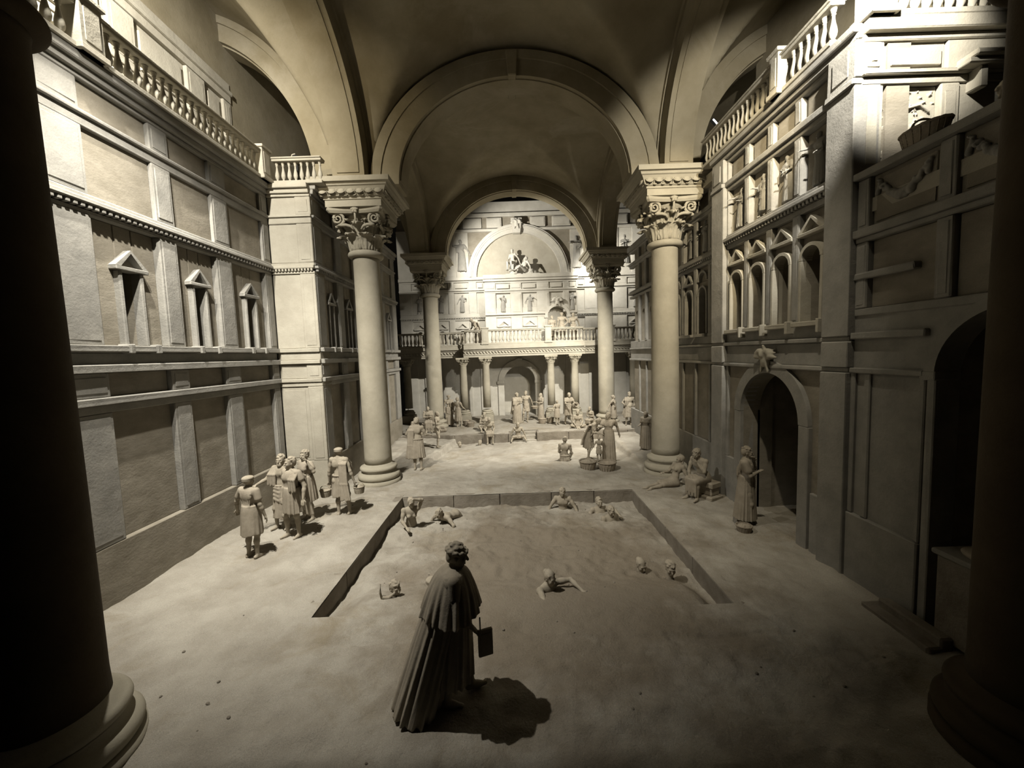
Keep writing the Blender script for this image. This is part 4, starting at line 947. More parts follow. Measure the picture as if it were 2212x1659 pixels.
def body_sdf(J, fine, female=False, beard=False, parts='full', muscle=True):
    S = SDF(); R = J['R']; P = J['P']; f = J['fat']; up = lambda x, y, z: P + R @ V3(x, y, z)
    if parts != 'head':
        S.ell(P + V3(0, .005, .02), (.150 * f, .112 * f, .120), None, .05); S.ell(J['waist'], (.128 * f, .098 * f, .14), R, .06); S.ell(J['chest'] + R @ V3(0, .0, .02), (.158 * f ** .6, .112 * f ** .6, .165), R, .06)
        if f > 1.1: S.ell(up(0, -.07, .10), (.14, .12 * f, .14), R, .06)
        S.cap(up(-.155, .01, .455), up(.155, .01, .455), .062, .062, .05); S.cap(up(0, .02, .45), J['neck'] + J['HR'] @ V3(0, 0, .03), .062, .052, .04)
        S.cap(up(-.09, .02, .49), up(.09, .02, .49), .045, .045, .05)
        for sg in (-1, 1):
            if female: S.ell(up(sg * .07, -.10, .34), (.055, .05, .052), R, .03)
            elif muscle: S.ell(up(sg * .072, -.082, .375), (.072, .036, .052), R, .025); S.ell(up(sg * .075, .085, .37), (.07, .035, .09), R, .03)
            S.ell(P + V3(sg * .075, .07, -.04), (.08, .075, .085), None, .04)
        for sd, sg in (('L', 1), ('R', -1)):
            s_, e, w_ = J['s' + sd], J['e' + sd], J['w' + sd]
            S.ell(s_, (.062, .06, .062), None, .03); S.cap(s_, s_ + (e - s_) * .5, .052, .05, .03); S.cap(s_ + (e - s_) * .4, e, .050, .040, .03)
            S.cap(e, e + (w_ - e) * .35, .040, .041, .02); S.cap(e + (w_ - e) * .3, w_, .041, .026, .02); hand(S, w_, e, fine)
        if parts == 'full':
            for sd, sg in (('L', 1), ('R', -1)):
                h, k_, a_ = J['h' + sd], J['k' + sd], J['a' + sd]
                S.cap(h, h + (k_ - h) * .5, .090 * f ** .5, .078, .05); S.cap(h + (k_ - h) * .45, k_, .079, .056, .04); S.ell(k_, (.055, .058, .06), None, .02)
                d = a_ - k_; bk = nrm(np.cross(np.cross(d, V3(0, -1, 0)), d)) if np.linalg.norm(np.cross(d, V3(0, -1, 0))) > .05 else V3(0, 0, 1)
                S.cap(k_ - bk * .005, k_ + d * .35 - bk * .022, .05, .054, .03); S.cap(k_ + d * .3 - bk * .018, a_, .053, .034, .03)
                ft = J.get('f' + sd)
                if ft is None: ft = V3(sg * .18, -1, 0)
                ft = nrm(np.array(ft, float)); z0 = a_ - V3(0, 0, .035)
                S.cap(z0 - ft * .045, z0 + ft * .07, .036, .034, .02); S.cap(z0 + ft * .06, z0 + ft * .15 - V3(0, 0, .008), .034, .022, .02); S.cap(a_, z0 + ft * .05, .034, .03, .02)
    else:
        S.cap(J['neck'] - V3(0, 0, .10), J['neck'] + J['HR'] @ V3(0, 0, .03), .062, .052, .03)
    head_sdf(S, J, fine, female, beard)
    return S
def skirt(S, top, bot, r0, r1, folds=14, amp=.07, ph=0., k=.02, curve=1.0, lo_wave=.0):
    top = np.array(top, float); bot = np.array(bot, float); h = top[2] - bot[2]; R = max(r0 + r1)
    lo = np.minimum(top, bot) - V3(R * 1.15, R * 1.15, .0); hi = np.maximum(top, bot) + V3(R * 1.15, R * 1.15, .0)
    def f(X, Y, Z):
        t = np.clip((top[2] - Z) / h, 0, 1); tt = t ** curve
        cx = top[0] + (bot[0] - top[0]) * t; cy = top[1] + (bot[1] - top[1]) * t; rx = r0[0] + (r1[0] - r0[0]) * tt; ry = r0[1] + (r1[1] - r0[1]) * tt
        x, y = (X - cx) / rx, (Y - cy) / ry; th = np.arctan2(y, x)
        g = 1 + amp * (.15 + .85 * t) * (np.sin(folds * th + ph + 1.6 * np.sin(2 * th + ph)) * .7 + .45 * np.sin((folds * 1.7 // 1) * th - 2 * ph + 2.0 * t))
        d = (np.sqrt(x * x + y * y) - g) * np.minimum(rx, ry) * .8
        zb = bot[2] + lo_wave * np.sin(3 * th + ph)
        return np.maximum(np.maximum(d, zb - Z), Z - top[2])
    return S.fn(lo - V3(0, 0, abs(lo_wave)), hi, f, k)
def torso_cloth(S, J, t=.016, female=False, sleeves=.5):
    R = J['R']; P = J['P']; f = J['fat']; up = lambda x, y, z: P + R @ V3(x, y, z)
    S.ell(J['waist'], (.130 * f + t, .100 * f + t, .15), R, .06); S.ell(J['chest'] + R @ V3(0, 0, .015), (.160 + t, .116 + t, .170), R, .06)
    S.cap(up(-.15, .01, .450), up(.15, .01, .450), .062 + t, .062 + t, .05)
    for sg in (-1, 1):
        S.ell(up(sg * .07, -.09, .36), (.07 + t * .6, .05, .06), R, .03)
    if sleeves:
        for sd in 'LR':
            s_, e = J['s' + sd], J['e' + sd]; S.cap(s_, s_ + (e - s_) * sleeves, .054 + t, .056 + t, .025)
    for i in range(7):      # hanging folds on chest and back
        x = -.12 + .04 * i
        for y0, sgn in ((-.118, 1), (.112, -1)): S.cap(up(x * 1.05, y0 * .86, .43), up(x * .8, y0 * .93, .17), .010, .010, .022)
def clothes(J, spec, fine):
    """returns list of (name, SDF)"""
    out = []; R = J['R']; P = J['P']; up = lambda x, y, z: P + R @ V3(x, y, z); f = J['fat']
    for c in spec:
        nm = c[0]; o = c[1] if len(c) > 1 else {}
        S = SDF()
        if nm in ('tunic', 'robe', 'stola'):
            hem = o.get('hem', .52 if nm == 'tunic' else .03); w = o.get('w', .23 if nm == 'tunic' else .27); fl = o.get('folds', 12 if nm == 'tunic' else 17)
            torso_cloth(S, J, .016, sleeves=o.get('sleeves', .55)); wz = J['waist']
            skirt(S, wz + V3(0, 0, .02), (P[0] + o.get('dx', 0), P[1] + o.get('dy', 0.01), hem), (.162 * f, .135 * f), (w * f, w * .9 * f), fl, o.get('amp', .10), o.get('ph', .4), .03, .42, .012)
            S.fn(wz - .25, wz + .25, (lambda c_=wz, R_=R: lambda X, Y, Z: _belt(X, Y, Z, c_, R_, .157 * f, .128 * f))(), .008)
        elif nm == 'loin':
            hem = o.get('hem', .55); skirt(S, P + V3(0, 0, .10), (P[0], P[1] + .01, hem), (.152 * f, .12 * f), (.205 * f, .17 * f), 12, .11, o.get('ph', 1.), .03, .7, .02)
            for i in range(5):
                a = .5 * i; S.chain([P + V3(-.165 * f, 0, .10 - .02 * i), P + V3(-.06, -.130 * f - .004 * i, .05 - .045 * i), P + V3(.09, -.125 * f, .03 - .03 * i), P + V3(.165 * f, -.02, .08 - .01 * i)], [.018, .02, .02, .018], .012)
            S.chain([P + V3(math.cos(a) * .156 * f, math.sin(a) * .124 * f, .10) for a in np.linspace(0, 2 * PI, 17)], [.022] * 17, .012)
        elif nm == 'lap':
            d = o.get('drop', .28)
            for sd in 'LR': S.cap(J['h' + sd], J['k' + sd], .115, .082, .06)
            S.cap((J['hL'] + J['hR']) / 2, (J['kL'] + J['kR']) / 2 + V3(0, .03, -.03), .13, .07, .06)
            S.ell(P + V3(0, 0, .05), (.165 * f, .13 * f, .12), None, .04)
            for i in range(7):
                t = i / 6; q = J['kL'] * (1 - t) + J['kR'] * t; S.cap(q + V3(0, -.05, .02), V3(q[0], q[1] - .045 + .02 * (i % 2), q[2] - d * (1 - .25 * (i % 2))), .034, .03, .03)
            for i in range(5): S.chain([J['hL'] + V3(.06, -.08 * i, .07), (J['hL'] + J['hR']) / 2 + V3(0, -.06 - .085 * i, .06), J['hR'] + V3(-.06, -.08 * i, .07)], [.016] * 3, .015)
        elif nm == 'cape':
            zb = o.get('hem', .06); by = o.get('back', .16); w = o.get('w', .33); x0 = o.get('x', 0)
            top = up(0, .03, .50)
            skirt(S, top, (P[0] + x0, P[1] + by, zb), (.165, .14), (w, w * .75), 13, .085, .2, .02, .55, .015)
            S.cap(up(-.16, .01, .462), up(.16, .01, .462), .085, .085, .05); S.cap(up(-.08, .03, .47), up(.08, .03, .47), .07, .07, .04)
            if o.get('open', True):
                yc = o.get('cut', -.06); S.fn(V3(-1, -1.2, 0), V3(1, yc, P[2] + .32), lambda X, Y, Z: np.maximum(Y - (yc + P[1] + .25 * np.clip((P[2] + .3 - Z), 0, 1) * by), Z - (P[2] + .28)), .03, True)
        elif nm == 'mantle':      # short shoulder cape with fluted edge
            skirt(S, up(0, .03, .515), up(0, .03, .08), (.12, .11), (.345, .315), 15, .07, .7, .02, .5, .02); S.cap(up(-.15, .01, .47), up(.15, .01, .47), .075, .075, .05)
        elif nm == 'drape':       # cloth over one shoulder, hanging to z=hem behind and before
            sg = o.get('side', 1); zb = o.get('hem', .25); s_ = up(sg * .13, 0, .50)
            for i in range(6):
                x = sg * (.07 + .035 * i); zz = zb + .012 * (i % 3)
                q = .013 * (i % 2); S.chain([up(x * (1.1 - .1 * (i % 2)), -.125 - q, .11 + .015 * (i % 3)), up(x * .92, -.122 - q, .36), up(x * .85, -.02, .53 - .012 * i + q * .5), up(x * .95, .115 + q, .38), V3(up(x, .14, 0)[0] + sg * .02, P[1] + .13 + q, P[2] - .1), V3(up(x, .14, 0)[0] + sg * (.03 + .012 * i), P[1] + .15 + 1.6 * q, zz)], [.022, .025, .026, .026, .028, .026], .02)
        elif nm == 'toga':
            sg = o.get('side', 1); skirt(S, P + V3(0, 0, .16), (P[0] + o.get('dx', 0), P[1] + o.get('dy', .01), o.get('hem', .04)), (.165, .13), (.255, .225), 15, .06, .3, .03, .7); torso_cloth(S, J, .02, sleeves=.6)
            for i in range(8):
                q = i * .045; S.chain([up(sg * .14, .06, .50), up(sg * .12, -.10, .42 - q * .6), up(-sg * .05, -.155, .22 - q), up(-sg * .17, -.06, .05 - q), up(-sg * .14, .12, .10 - q * .8), up(sg * .06, .15, .32 - q * .5), up(sg * .14, .07, .50)], [.02, .022, .024, .022, .022, .022, .02], .012)
        elif nm == 'wrap':        # draped lower body, many swags
            skirt(S, P + V3(0, 0, .12), (P[0], P[1] + .01, o.get('hem', .1)), (.165 * f, .13 * f), (.23 * f, .2 * f), 13, .09, .9, .03, .7, .02)
            for i in range(4):
                z = .10 - .07 * i; S.chain([P + V3(-.165 * f, -.02, z + .03), P + V3(-.10, -.118 * f - .008 * i, z - .03 - .012 * i), P + V3(.03, -.128 * f - .008 * i, z - .05 - .02 * i), P + V3(.165 * f, -.05, .11 - .012 * i)], [.010, .016, .016, .010], .05)
            S.chain([P + V3(math.cos(a) * .166 * f, math.sin(a) * .134 * f, .11) for a in np.linspace(0, 2 * PI, 17)], [.02] * 17, .012)
        out.append((dict(robe='robe', stola='robe', tunic='tunic', loin='loincloth', lap='skirt', cape='cape', mantle='mantle', drape='draped_cloth', toga='toga', wrap='wrap')[nm], S))
    return out
def _belt(X, Y, Z, c, R, rx, ry):
    x, y, z = X - c[0], Y - c[1], Z - c[2]; x, y, z = (R[0, i] * x + R[1, i] * y + R[2, i] * z for i in range(3))
    r = np.sqrt((x / rx) ** 2 + (y / ry) ** 2); return np.sqrt(((r - 1) * min(rx, ry)) ** 2 + (z - .01) ** 2) - .017
FIGN = [0]
def figure(label, loc, rz, h=1.68, vx=.014, hair='short', cloth=(), female=False, beard=False, parts='full', group=None, tilt=None, feet=None, skin='fig', **kw):
    FIGN[0] += 1; J = skel(**kw); fine = vx <= .0125
    if feet: J.update(feet)
    s = h / 1.70
    t = thing('figurine', label, 'figurine', loc, math.radians(rz), group); t.scale = (s, s, s)
    if tilt: t.rotation_euler = Euler((math.radians(tilt[0]), math.radians(tilt[1]), math.radians(rz)))
    vz = vx / s
    obj('body', body_sdf(J, fine, female, beard, parts).mesh(vz), skin, t)
    for nm, S in clothes(J, cloth, fine): obj(nm, S.mesh(vz * 1.0), 'cloth' if skin == 'fig' else skin, t)
    if hair: obj('headscarf' if hair == 'scarf' else ('wreath' if hair == 'wreath' else 'hair'), hair_sdf(J, hair, FIGN[0]).mesh(min(vz, .011)), skin, t)
    return t, J

# ================================================================== PROPS
def basket(name, label, loc, r, h, handle=True, fill=True, m='wicker', rz=0., group=None, cat='basket', flare=.82, scale=(1, 1, 1)):
    t = thing(name, label, cat, loc, rz, group); t.scale = scale
    n = 9; prof = [(r * flare * .2, 0.0), (r * flare, 0.0)]
    for i in range(n + 1): prof.append((r * (flare + (1 - flare) * i / n) + (.006 if i % 2 else -.002), h * (.02 + .95 * i / n)))
    prof += [(r * .93, h * .97), (r * .9, h * .6), (.01, h * .55)]
    obj('bowl', lathe(prof, 28, False), m, t)
    mb = MB(); k = 30; tube_mb(mb, [(r * 1.02 * math.cos(2 * PI * i / k), r * 1.02 * math.sin(2 * PI * i / k), h + .006 * (i % 2)) for i in range(k + 1)], max(.012, r * .07), 7); obj('rim', mb.mesh(True), m, t)
    mb = MB()
    for i in range(18):
        a = 2 * PI * i / 18; tube_mb(mb, [(r * flare * math.cos(a) * 1.01, r * flare * math.sin(a) * 1.01, .01), (r * 1.015 * math.cos(a), r * 1.015 * math.sin(a), h)], max(.006, r * .03), 5)
    obj('staves', mb.mesh(True), m, t)
    if handle:
        mb = MB(); hh = handle if handle is not True else h * .5
        tube_mb(mb, [(r * math.cos(a), 0, h + hh * math.sin(a)) for a in np.linspace(0, PI, 14)], max(.01, r * .06), 7); obj('handle', mb.mesh(True), m, t)
    if fill:
        S = SDF(); rr = np.random.default_rng(int(abs(loc[0] * 100)) + 3); S.ell((0, 0, h * .85), (r * .88, r * .88, h * .3))
        for _ in range(14):
            a = rr.uniform(0, 2 * PI); q = rr.uniform(.1, .75) * r; b = a + rr.uniform(-.8, .8); S.cap((q * math.cos(a), q * math.sin(a), h * 1.02), (q * math.cos(b) * .5, q * math.sin(b) * .5, h * 1.12), r * .13, r * .1, .01)
        obj('folded_cloth', S.mesh(max(.012, r * .06)), 'cloth', t)
    return t

# ================================================================== PEOPLE
D = 'down'
# ---- foreground
figure('large sand figurine in long trailing cape carrying a square tablet', (-.74, 4.2, gz(-.74, 4.2) - .01), 97, 1.80, .0098, 'wreath', [('robe', dict(hem=.28, w=.25, dy=.05)), ('cape', dict(hem=.03, back=.42, w=.34, cut=-.10)), ('mantle',)], pose='stand', lean=.07, hpitch=.16,
       armL='carry', armR=((.03, -.02, -.28), (-.01, -.17, -.18)), legs=dict(kL=(.09, -.10, .49), aL=(.10, -.16, .07), kR=(-.09, .02, .49), aR=(-.10, .10, .07)))
t = thing('tablet', 'square wax tablet held by the caped foreground figurine', 'tablet', (-.40, 4.02, .66), math.radians(20))
obj('board', MB().box(-.06, .10, -.02, .02, 0, .30, .008).mesh(), 'fig', t); obj('stylus', MB().box(-.045, -.03, -.025, -.012, .22, .46, .004).mesh(), 'fig', t); obj('inset', MB().box(-.04, .08, -.026, -.018, .04, .26, .004).mesh(), 'cloth', t)
# ---- group by the left wall
figure('figurine of a boy in a short-sleeved tunic seen from behind, by the left wall', (-5.30, 7.66, gz(-5.3, 7.66) - .01), 165, 1.66, .0112, 'cap', [('tunic', dict(hem=.50, w=.215, folds=9, amp=.04))], pose='stand', armL='side', armR=((.07, .0, -.28), (.04, -.06, -.25)), hyaw=.1)
figure('figurine of a bare-chested bearded man with arm outstretched behind the boy', (-5.42, 8.92, gz(-5.42, 8.92) - .01), -12, 1.74, .0115, 'short', [('wrap', dict(hem=.28)), ('drape', dict(side=-1, hem=.5))], beard=True, pose='contra', armR=((.10, -.14, -.22), (.06, -.22, -.06)), armL='down', hyaw=.25)
figure('figurine of a man in a belted tunic striding beside the bearded man', (-4.95, 8.5, gz(-4.95, 8.5) - .01), -22, 1.80, .0105, 'short', [('tunic', dict(hem=.56, w=.22, sleeves=.45, folds=13)), ('drape', dict(side=1, hem=.45))], pose='contra', armL=((.10, .05, -.28), (.03, -.08, -.25)), armR=((.05, .0, -.28), (.0, -.08, -.25)), hyaw=-.45)
figure('figurine with a hand raised to the head behind the tunic man', (-5.12, 9.45, gz(-5.12, 9.45) - .01), -30, 1.74, .0125, 'curly', [('tunic', dict(hem=.5))], pose='stand', armL=((.17, -.04, -.16), (-.07, -.10, .26)), armR='down', hyaw=.2)
t5, _ = figure('figurine of a bare-backed man carrying two buckets near the left column', (-4.42, 9.78, gz(-4.42, 9.78) - .01), 172, 1.74, .0115, 'cap', [('loin', dict(hem=.50)), ('drape', dict(side=-1, hem=.42))], pose='contra', lean=.05, armL=((.08, .0, -.29), (.04, -.05, -.26)), armR=((.10, .0, -.28), (.06, -.06, -.25)), hyaw=.65)
basket('bucket', 'small bucket hanging from the bare-backed man on the left wall side', (-4.80, 9.72, .47), .13, .17, .12, False, 'fig', cat='bucket')
basket('bucket', 'small bucket in the cloaked hand of the bare-backed man', (-4.02, 9.9, .47), .13, .17, .12, True, 'fig', cat='bucket')
# ---- right side
figure('bare seated figurine resting chin on hands by the right wall', (4.90, 10.02, gz(4.9, 10.02) - .02), -62, 1.74, .0115, 'curly', [('lap', dict(drop=.36))], pose='sit', seat=.45, lean=.38, armL='chin', armR=((.04, -.18, -.22), (-.06, -.14, -.16)), hpitch=.12, hyaw=-.1)
t = thing('stone_block', 'stepped stone block under the seated figurine by the right wall', 'block', (4.99, 9.96, gz(5.0, 10) - .02), math.radians(-62))
for nm, b in (('seat_slab', (-.22, .22, -.16, .22, .30, .44)), ('block_body', (-.18, .18, -.12, .20, .10, .30)), ('foot_slab', (-.26, .26, -.22, .26, 0, .10))): obj(nm, MB().box(*b, .02).jitter(.004).mesh(), 'fig', t)
figure('reclining figurine leaning against the base of the near right column', (4.52, 10.98, gz(4.5, 11) - .02), -75, 1.66, .0125, 'long', [('lap', dict(drop=.1))], pose='recline', lean=-.35, armL='prop', armR='lap', female=True, legs=dict(kL=(.10, -.42, .12), aL=(.10, -.82, .07), kR=(-.06, -.42, .13), aR=(-.04, -.84, .07)))
figure('figurine of a robed man with a hand at the mouth beside the dark doorway', (5.02, 8.38, gz(5.02, 8.38) - .02), 58, 1.72, .0105, 'short', [('toga', dict(side=-1, hem=.14)), ], pose='contra', armL='chin', armR=((.02, -.10, -.26), (-.18, -.14, .06)), hpitch=.15, hyaw=.15)
basket('basket', 'crumpled basket of cloth at the feet of the robed doorway man', (4.78, 8.02, gz(4.78, 8.02) - .02), .15, .13, False, True)
# ---- middle of the court
figure('bare figurine seated on the sand seen from behind in the court', (1.83, 14.12, gz(1.83, 14.12) - .02), 160, 1.66, .014, 'short', [('loin', dict(hem=.02))], pose='floor', lean=.18, armL='lap', armR='lap', hyaw=.3)
figure('figurine of a stooping man in a wrap washing beside the woman in a long dress', (2.74, 14.3, gz(2.74, 14.3) - .01), 62, 1.70, .014, 'short', [('wrap', dict(hem=.45)), ('drape', dict(side=-1, hem=.6))], pose='contra', lean=.55, armL=((.05, -.16, -.22), (-.06, -.10, .2)), armR=((.05, -.14, -.22), (-.02, -.22, .1)), hpitch=.5)
figure('figurine of a woman in a long straight dress reaching to the stooping man', (3.40, 13.92, gz(3.4, 13.92) - .01), -20, 1.76, .014, 'bun', [('stola', dict(hem=.03, w=.23, sleeves=.5))], female=True, pose='stand', armR=((.06, -.14, -.2), (.04, -.24, .05)), armL='back', hyaw=-.4)
figure('figurine of a small child standing between the two court baskets', (2.98, 13.62, gz(2.98, 13.62) - .01), 185, .92, .013, 'short', [('loin', dict(hem=.6))], pose='stand', armL='side', armR='fwd')
basket('basket', 'round wicker basket heaped with cloth in front of the small child', (2.46, 12.98, gz(2.46, 12.98) - .02), .28, .26, False, True)
basket('basket', 'empty round wicker basket in front of the long-dressed woman', (3.06, 12.82, gz(3.06, 12.82) - .02), .29, .26, False, False)
# ---- left of the far basin
figure('figurine of a stocky man with a cloak seen from behind near the left column', (-3.36, 13.5, gz(-3.36, 13.5) - .01), 170, 1.82, .013, 'short', [('loin', dict(hem=.42)), ('drape', dict(side=1, hem=.4))], fat=1.15, pose='stand', armL='hip', armR=((.07, -.08, -.26), (.05, -.22, -.05)), hpitch=.2)
figure('slender nude boy figurine standing at the rim of the far basin', (-3.30, 16.84, gz(-3.3, 16.84) - .01), 80, 1.56, .015, 'long', [], pose='contra', armL='down', armR='fwd', hpitch=.2)
figure('figurine bending over a washing basin at the left wall end', (-4.98, 18.95, PLAT_Z - .03), 62, 1.66, .0185, 'short', [('lap', dict(drop=.15))], pose='squat', lean=.65, armL='reach', armR='reach', hpitch=.35)
figure('figurine of an old man seated with folded arms before the far left column', (-4.28, 19.68, PLAT_Z - .02), 12, 1.70, .018, None, [('lap', dict(drop=.3)), ('drape', dict(side=1, hem=.55))], pose='sit', seat=.45, lean=.2, armL='cross', armR='cross', fat=1.1, hpitch=.2)
t = thing('stone_bench', 'low stone seat under the old man before the far left column', 'seat', (-4.30, 19.72, PLAT_Z), math.radians(12)); obj('seat_slab', MB().box(-.32, .32, -.2, .24, .34, .45, .02).mesh(), 'fig', t); obj('block_body', MB().box(-.27, .27, -.15, .2, -.02, .34, .02).mesh(), 'fig', t)
basket('basin', 'shallow washing basin in front of the bending figurine', (-4.46, 18.68, PLAT_Z - .01), .24, .14, False, False, 'fig', cat='basin')
S = SDF()
for a, b, r in (((-.2, 0, .1), (.2, .05, .12), .13), ((-.1, .05, .24), (.15, 0, .25), .09)): S.cap(a, b, r, r * .8, .03)
t = thing('cloth_bundle', 'heaped cloth bundle beside the nude boy on the platform edge', 'bundle', (-3.62, 19.35, PLAT_Z - .03)); obj('cloth', S.mesh(.016), 'cloth', t)
# ---- platform, left half
figure('figurine of a woman wearing a headband and knotted skirt on the platform', (-3.46, 21.0, PLAT_Z), 8, 1.68, .0185, 'cap', [('wrap', dict(hem=.06)), ('drape', dict(side=1, hem=.6))], female=True, pose='contra', armL='down', armR='down')
figure('figurine of a servant in a plain tunic leaning to the column pedestal', (-2.88, 20.62, PLAT_Z), 150, 1.56, .0185, 'short', [('tunic', dict(hem=.34, w=.2, sleeves=.3))], pose='contra', armL=((.12, -.04, -.22), (.10, -.10, -.16)), armR=((.10, -.08, -.25), (.06, -.16, -.14)))
basket('basket', 'wicker basket with handle on the platform beside the servant', (-2.24, 20.5, PLAT_Z), .20, .22, True, False)
basket('basket', 'wicker basket heaped with laundry behind the handled basket', (-2.5, 20.98, PLAT_Z), .21, .26, False, True)
figure('figurine of a bearded man sitting on the platform with arms folded', (-1.42, 19.55, PLAT_Z - .01), -8, 1.70, .018, 'short', [('wrap', dict(hem=.02)), ('lap', dict(drop=.1))], beard=True, pose='floor', lean=.15, armL='cross', armR='cross')
figure('bare figurine sitting on the platform edge with legs hanging down', (-1.16, 18.62, PLAT_Z - .41), 6, 1.66, .0175, 'curly', [('lap', dict(drop=.12))], pose='sit', seat=.41, lean=.32, armL='lap', armR='lap', hpitch=.4)
figure('bare young figurine sitting on the platform steps leaning on both arms', (.20, 18.62, -.19), 4, 1.60, .0175, 'short', [('lap', dict(drop=.06))], pose='floor', lean=.22, armL=((.14, -.02, -.26), (.06, -.06, -.20)), armR=((.14, -.02, -.26), (.06, -.06, -.20)), hpitch=.3, legs=dict(kL=(.26, -.30, .20), aL=(.36, -.44, .06), kR=(-.26, -.30, .20), aR=(-.36, -.44, .06)))
figure('figurine of a stately woman in a long pleated gown in the doorway under the gallery', (.20, 21.1, PLAT_Z), 12, 1.66, .018, 'wreath', [('stola', dict(hem=.02, w=.27, folds=19, amp=.09, sleeves=.6)), ('drape', dict(side=-1, hem=.5))], female=True, pose='contra', armL='hold', armR='down', hyaw=.4)
figure('figurine of an athletic bare man with a loincloth next to the gowned woman', (.70, 21.42, PLAT_Z), -10, 1.70, .018, 'short', [('loin', dict(hem=.6))], pose='contra', armL='back', armR='hold', hyaw=-.2)
figure('figurine of a girl carrying a wide basin before the doorway jamb', (1.56, 21.75, PLAT_Z), -55, 1.52, .018, 'scarf', [('stola', dict(hem=.05, w=.22, sleeves=.7))], female=True, pose='stand', armL='fwd', armR='fwd')
basket('basin', 'wide basin of washing carried by the veiled girl', (1.22, 21.5, PLAT_Z + .72), .20, .12, False, True, cat='basin')
basket('basket', 'tub of folded linen on the platform under the veiled girl', (1.56, 20.85, PLAT_Z), .22, .25, False, True)
basket('basket', 'tub of linen beside the pedestal of the child in a short tunic', (2.0, 21.0, PLAT_Z), .19, .26, False, True)
# ---- platform, right half
figure('figurine of a child in a short pleated tunic seen from the back on the platform', (2.30, 20.34, PLAT_Z), -155, 1.26, .015, 'short', [('tunic', dict(hem=.5, w=.23, folds=15, amp=.09))], pose='stand', armL='side', armR='fwd')
figure('figurine of a man pouring from a round jar on the platform', (2.86, 20.1, PLAT_Z), 18, 1.68, .0175, 'short', [('tunic', dict(hem=.52, w=.22))], pose='walk', lean=.12, armL=((.06, -.16, -.18), (-.05, -.24, .02)), armR=((.05, -.14, -.22), (-.10, -.22, .0)), hpitch=.25)
t = thing('jar', 'round clay jar held by the pouring man', 'jar', (3.16, 19.78, PLAT_Z + 1.06)); t.rotation_euler = (math.radians(70), 0, math.radians(20))
obj('jar_body', lathe([(.05, -.22), (.12, -.16), (.16, -.03), (.15, .06), (.10, .11), (.13, .15), (.12, .15), (.08, .10), (.1, .0), (.02, -.1)], 24, False), 'fig', t)
figure('bare figurine sitting cross-legged at the platform edge below the pouring man', (3.20, 19.35, PLAT_Z - .01), -6, 1.70, .0175, 'short', [('loin', dict(hem=.02))], pose='cross', lean=.14, armL='lap', armR='lap', hpitch=.2)
figure('figurine of a child seated with arms round the knees on the platform', (4.02, 20.0, PLAT_Z - .01), -45, 1.40, .0175, 'short', [('lap', dict(drop=.2))], pose='sit', seat=.28, lean=.3, armL='cross', armR='cross')
t = thing('stone_bench', 'low stone seat under the child on the platform', 'seat', (4.05, 20.05, PLAT_Z), math.radians(-45)); obj('seat_slab', MB().box(-.2, .2, -.14, .18, .16, .23, .015).mesh(), 'fig', t); obj('block_body', MB().box(-.17, .17, -.1, .15, -.02, .16, .015).mesh(), 'fig', t)
figure('figurine of a girl in a sleeveless cloaked tunic next to the far right column', (5.06, 19.6, PLAT_Z), 62, 1.52, .0175, 'bun', [('tunic', dict(hem=.42, w=.2, sleeves=.35)), ('drape', dict(side=-1, hem=.35))], female=True, pose='stand', armL='down', armR='back')
figure('stout figurine draped around the belly standing on the shaded platform', (5.80, 19.5, PLAT_Z), -8, 1.66, .0175, 'short', [('wrap', dict(hem=.42)), ('drape', dict(side=-1, hem=.5))], fat=1.3, pose='contra', armL='down', armR='hip')
figure('figurine of a seated man with folded arms on the shaded platform', (6.70, 20.3, PLAT_Z), -12, 1.66, .018, 'short', [('lap', dict(drop=.25)), ('tunic', dict(hem=.48, w=.19, folds=8))], pose='sit', seat=.48, lean=.12, armL='cross', armR='cross')
t = thing('stone_bench', 'stone bench under the seated man on the shaded platform', 'seat', (6.70, 20.38, PLAT_Z), math.radians(-12)); obj('seat_slab', MB().box(-.4, .4, -.2, .24, .38, .48, .02).mesh(), 'fig', t); obj('block_body', MB().box(-.34, .34, -.14, .2, -.02, .38, .02).mesh(), 'fig', t)
figure('crouching figurine bowed forward beside the seated man on the shaded platform', (7.45, 19.9, PLAT_Z - .01), -70, 1.66, .018, 'short', [('lap', dict(drop=.2)), ('drape', dict(side=1, hem=.2))], pose='squat', lean=.8, armL='reach', armR='reach', hpitch=.3, fat=1.15)
figure('cloaked figurine half hidden behind the near right column', (5.2, 15.2, gz(5.2, 15.2) - .01), -40, 1.50, .015, 'scarf', [('stola', dict(hem=.04, w=.25)), ('cape', dict(hem=.1, back=.1))], pose='stand', lean=.15, armL='down', armR='fwd')
# ---- bathers in the sunken pool
def bather(label, x, y, rz, sink, **k): return figure(label, (x, y, gz(x, y) - sink), rz, k.pop('h', 1.66), k.pop('vx', .012), k.pop('hair', 'short'), k.pop('cloth', []), parts=k.pop('parts', 'bust'), **k)
bather('bather figurine with an arm raised over the head in the pool corner', -2.66, 9.62, 25, .88, lean=.25, armL=((.08, -.05, .24), (-.22, -.06, .10)), armR=((.06, -.14, -.22), (-.06, -.24, -.02)), female=True, hair='bun')
bather('swimmer figurine lying prone in the sand of the pool', -1.62, 10.15, -35, .86, lean=1.35, armL='flat', armR=((.16, -.12, .0), (.06, -.2, .02)), hpitch=-.9, female=True, hair='short')
bather('bather figurine propped on both arms against the far pool wall', 1.27, 10.42, -10, 1.08, lean=.1, armL=((.16, -.10, -.22), (.10, -.14, -.20)), armR=((.16, -.10, -.22), (.10, -.14, -.20)), hpitch=.2)
bather('bather figurine with shoulders out of the sand behind the splashing one', 2.16, 9.98, 12, 1.30, lean=0, armL='flat', armR='side')
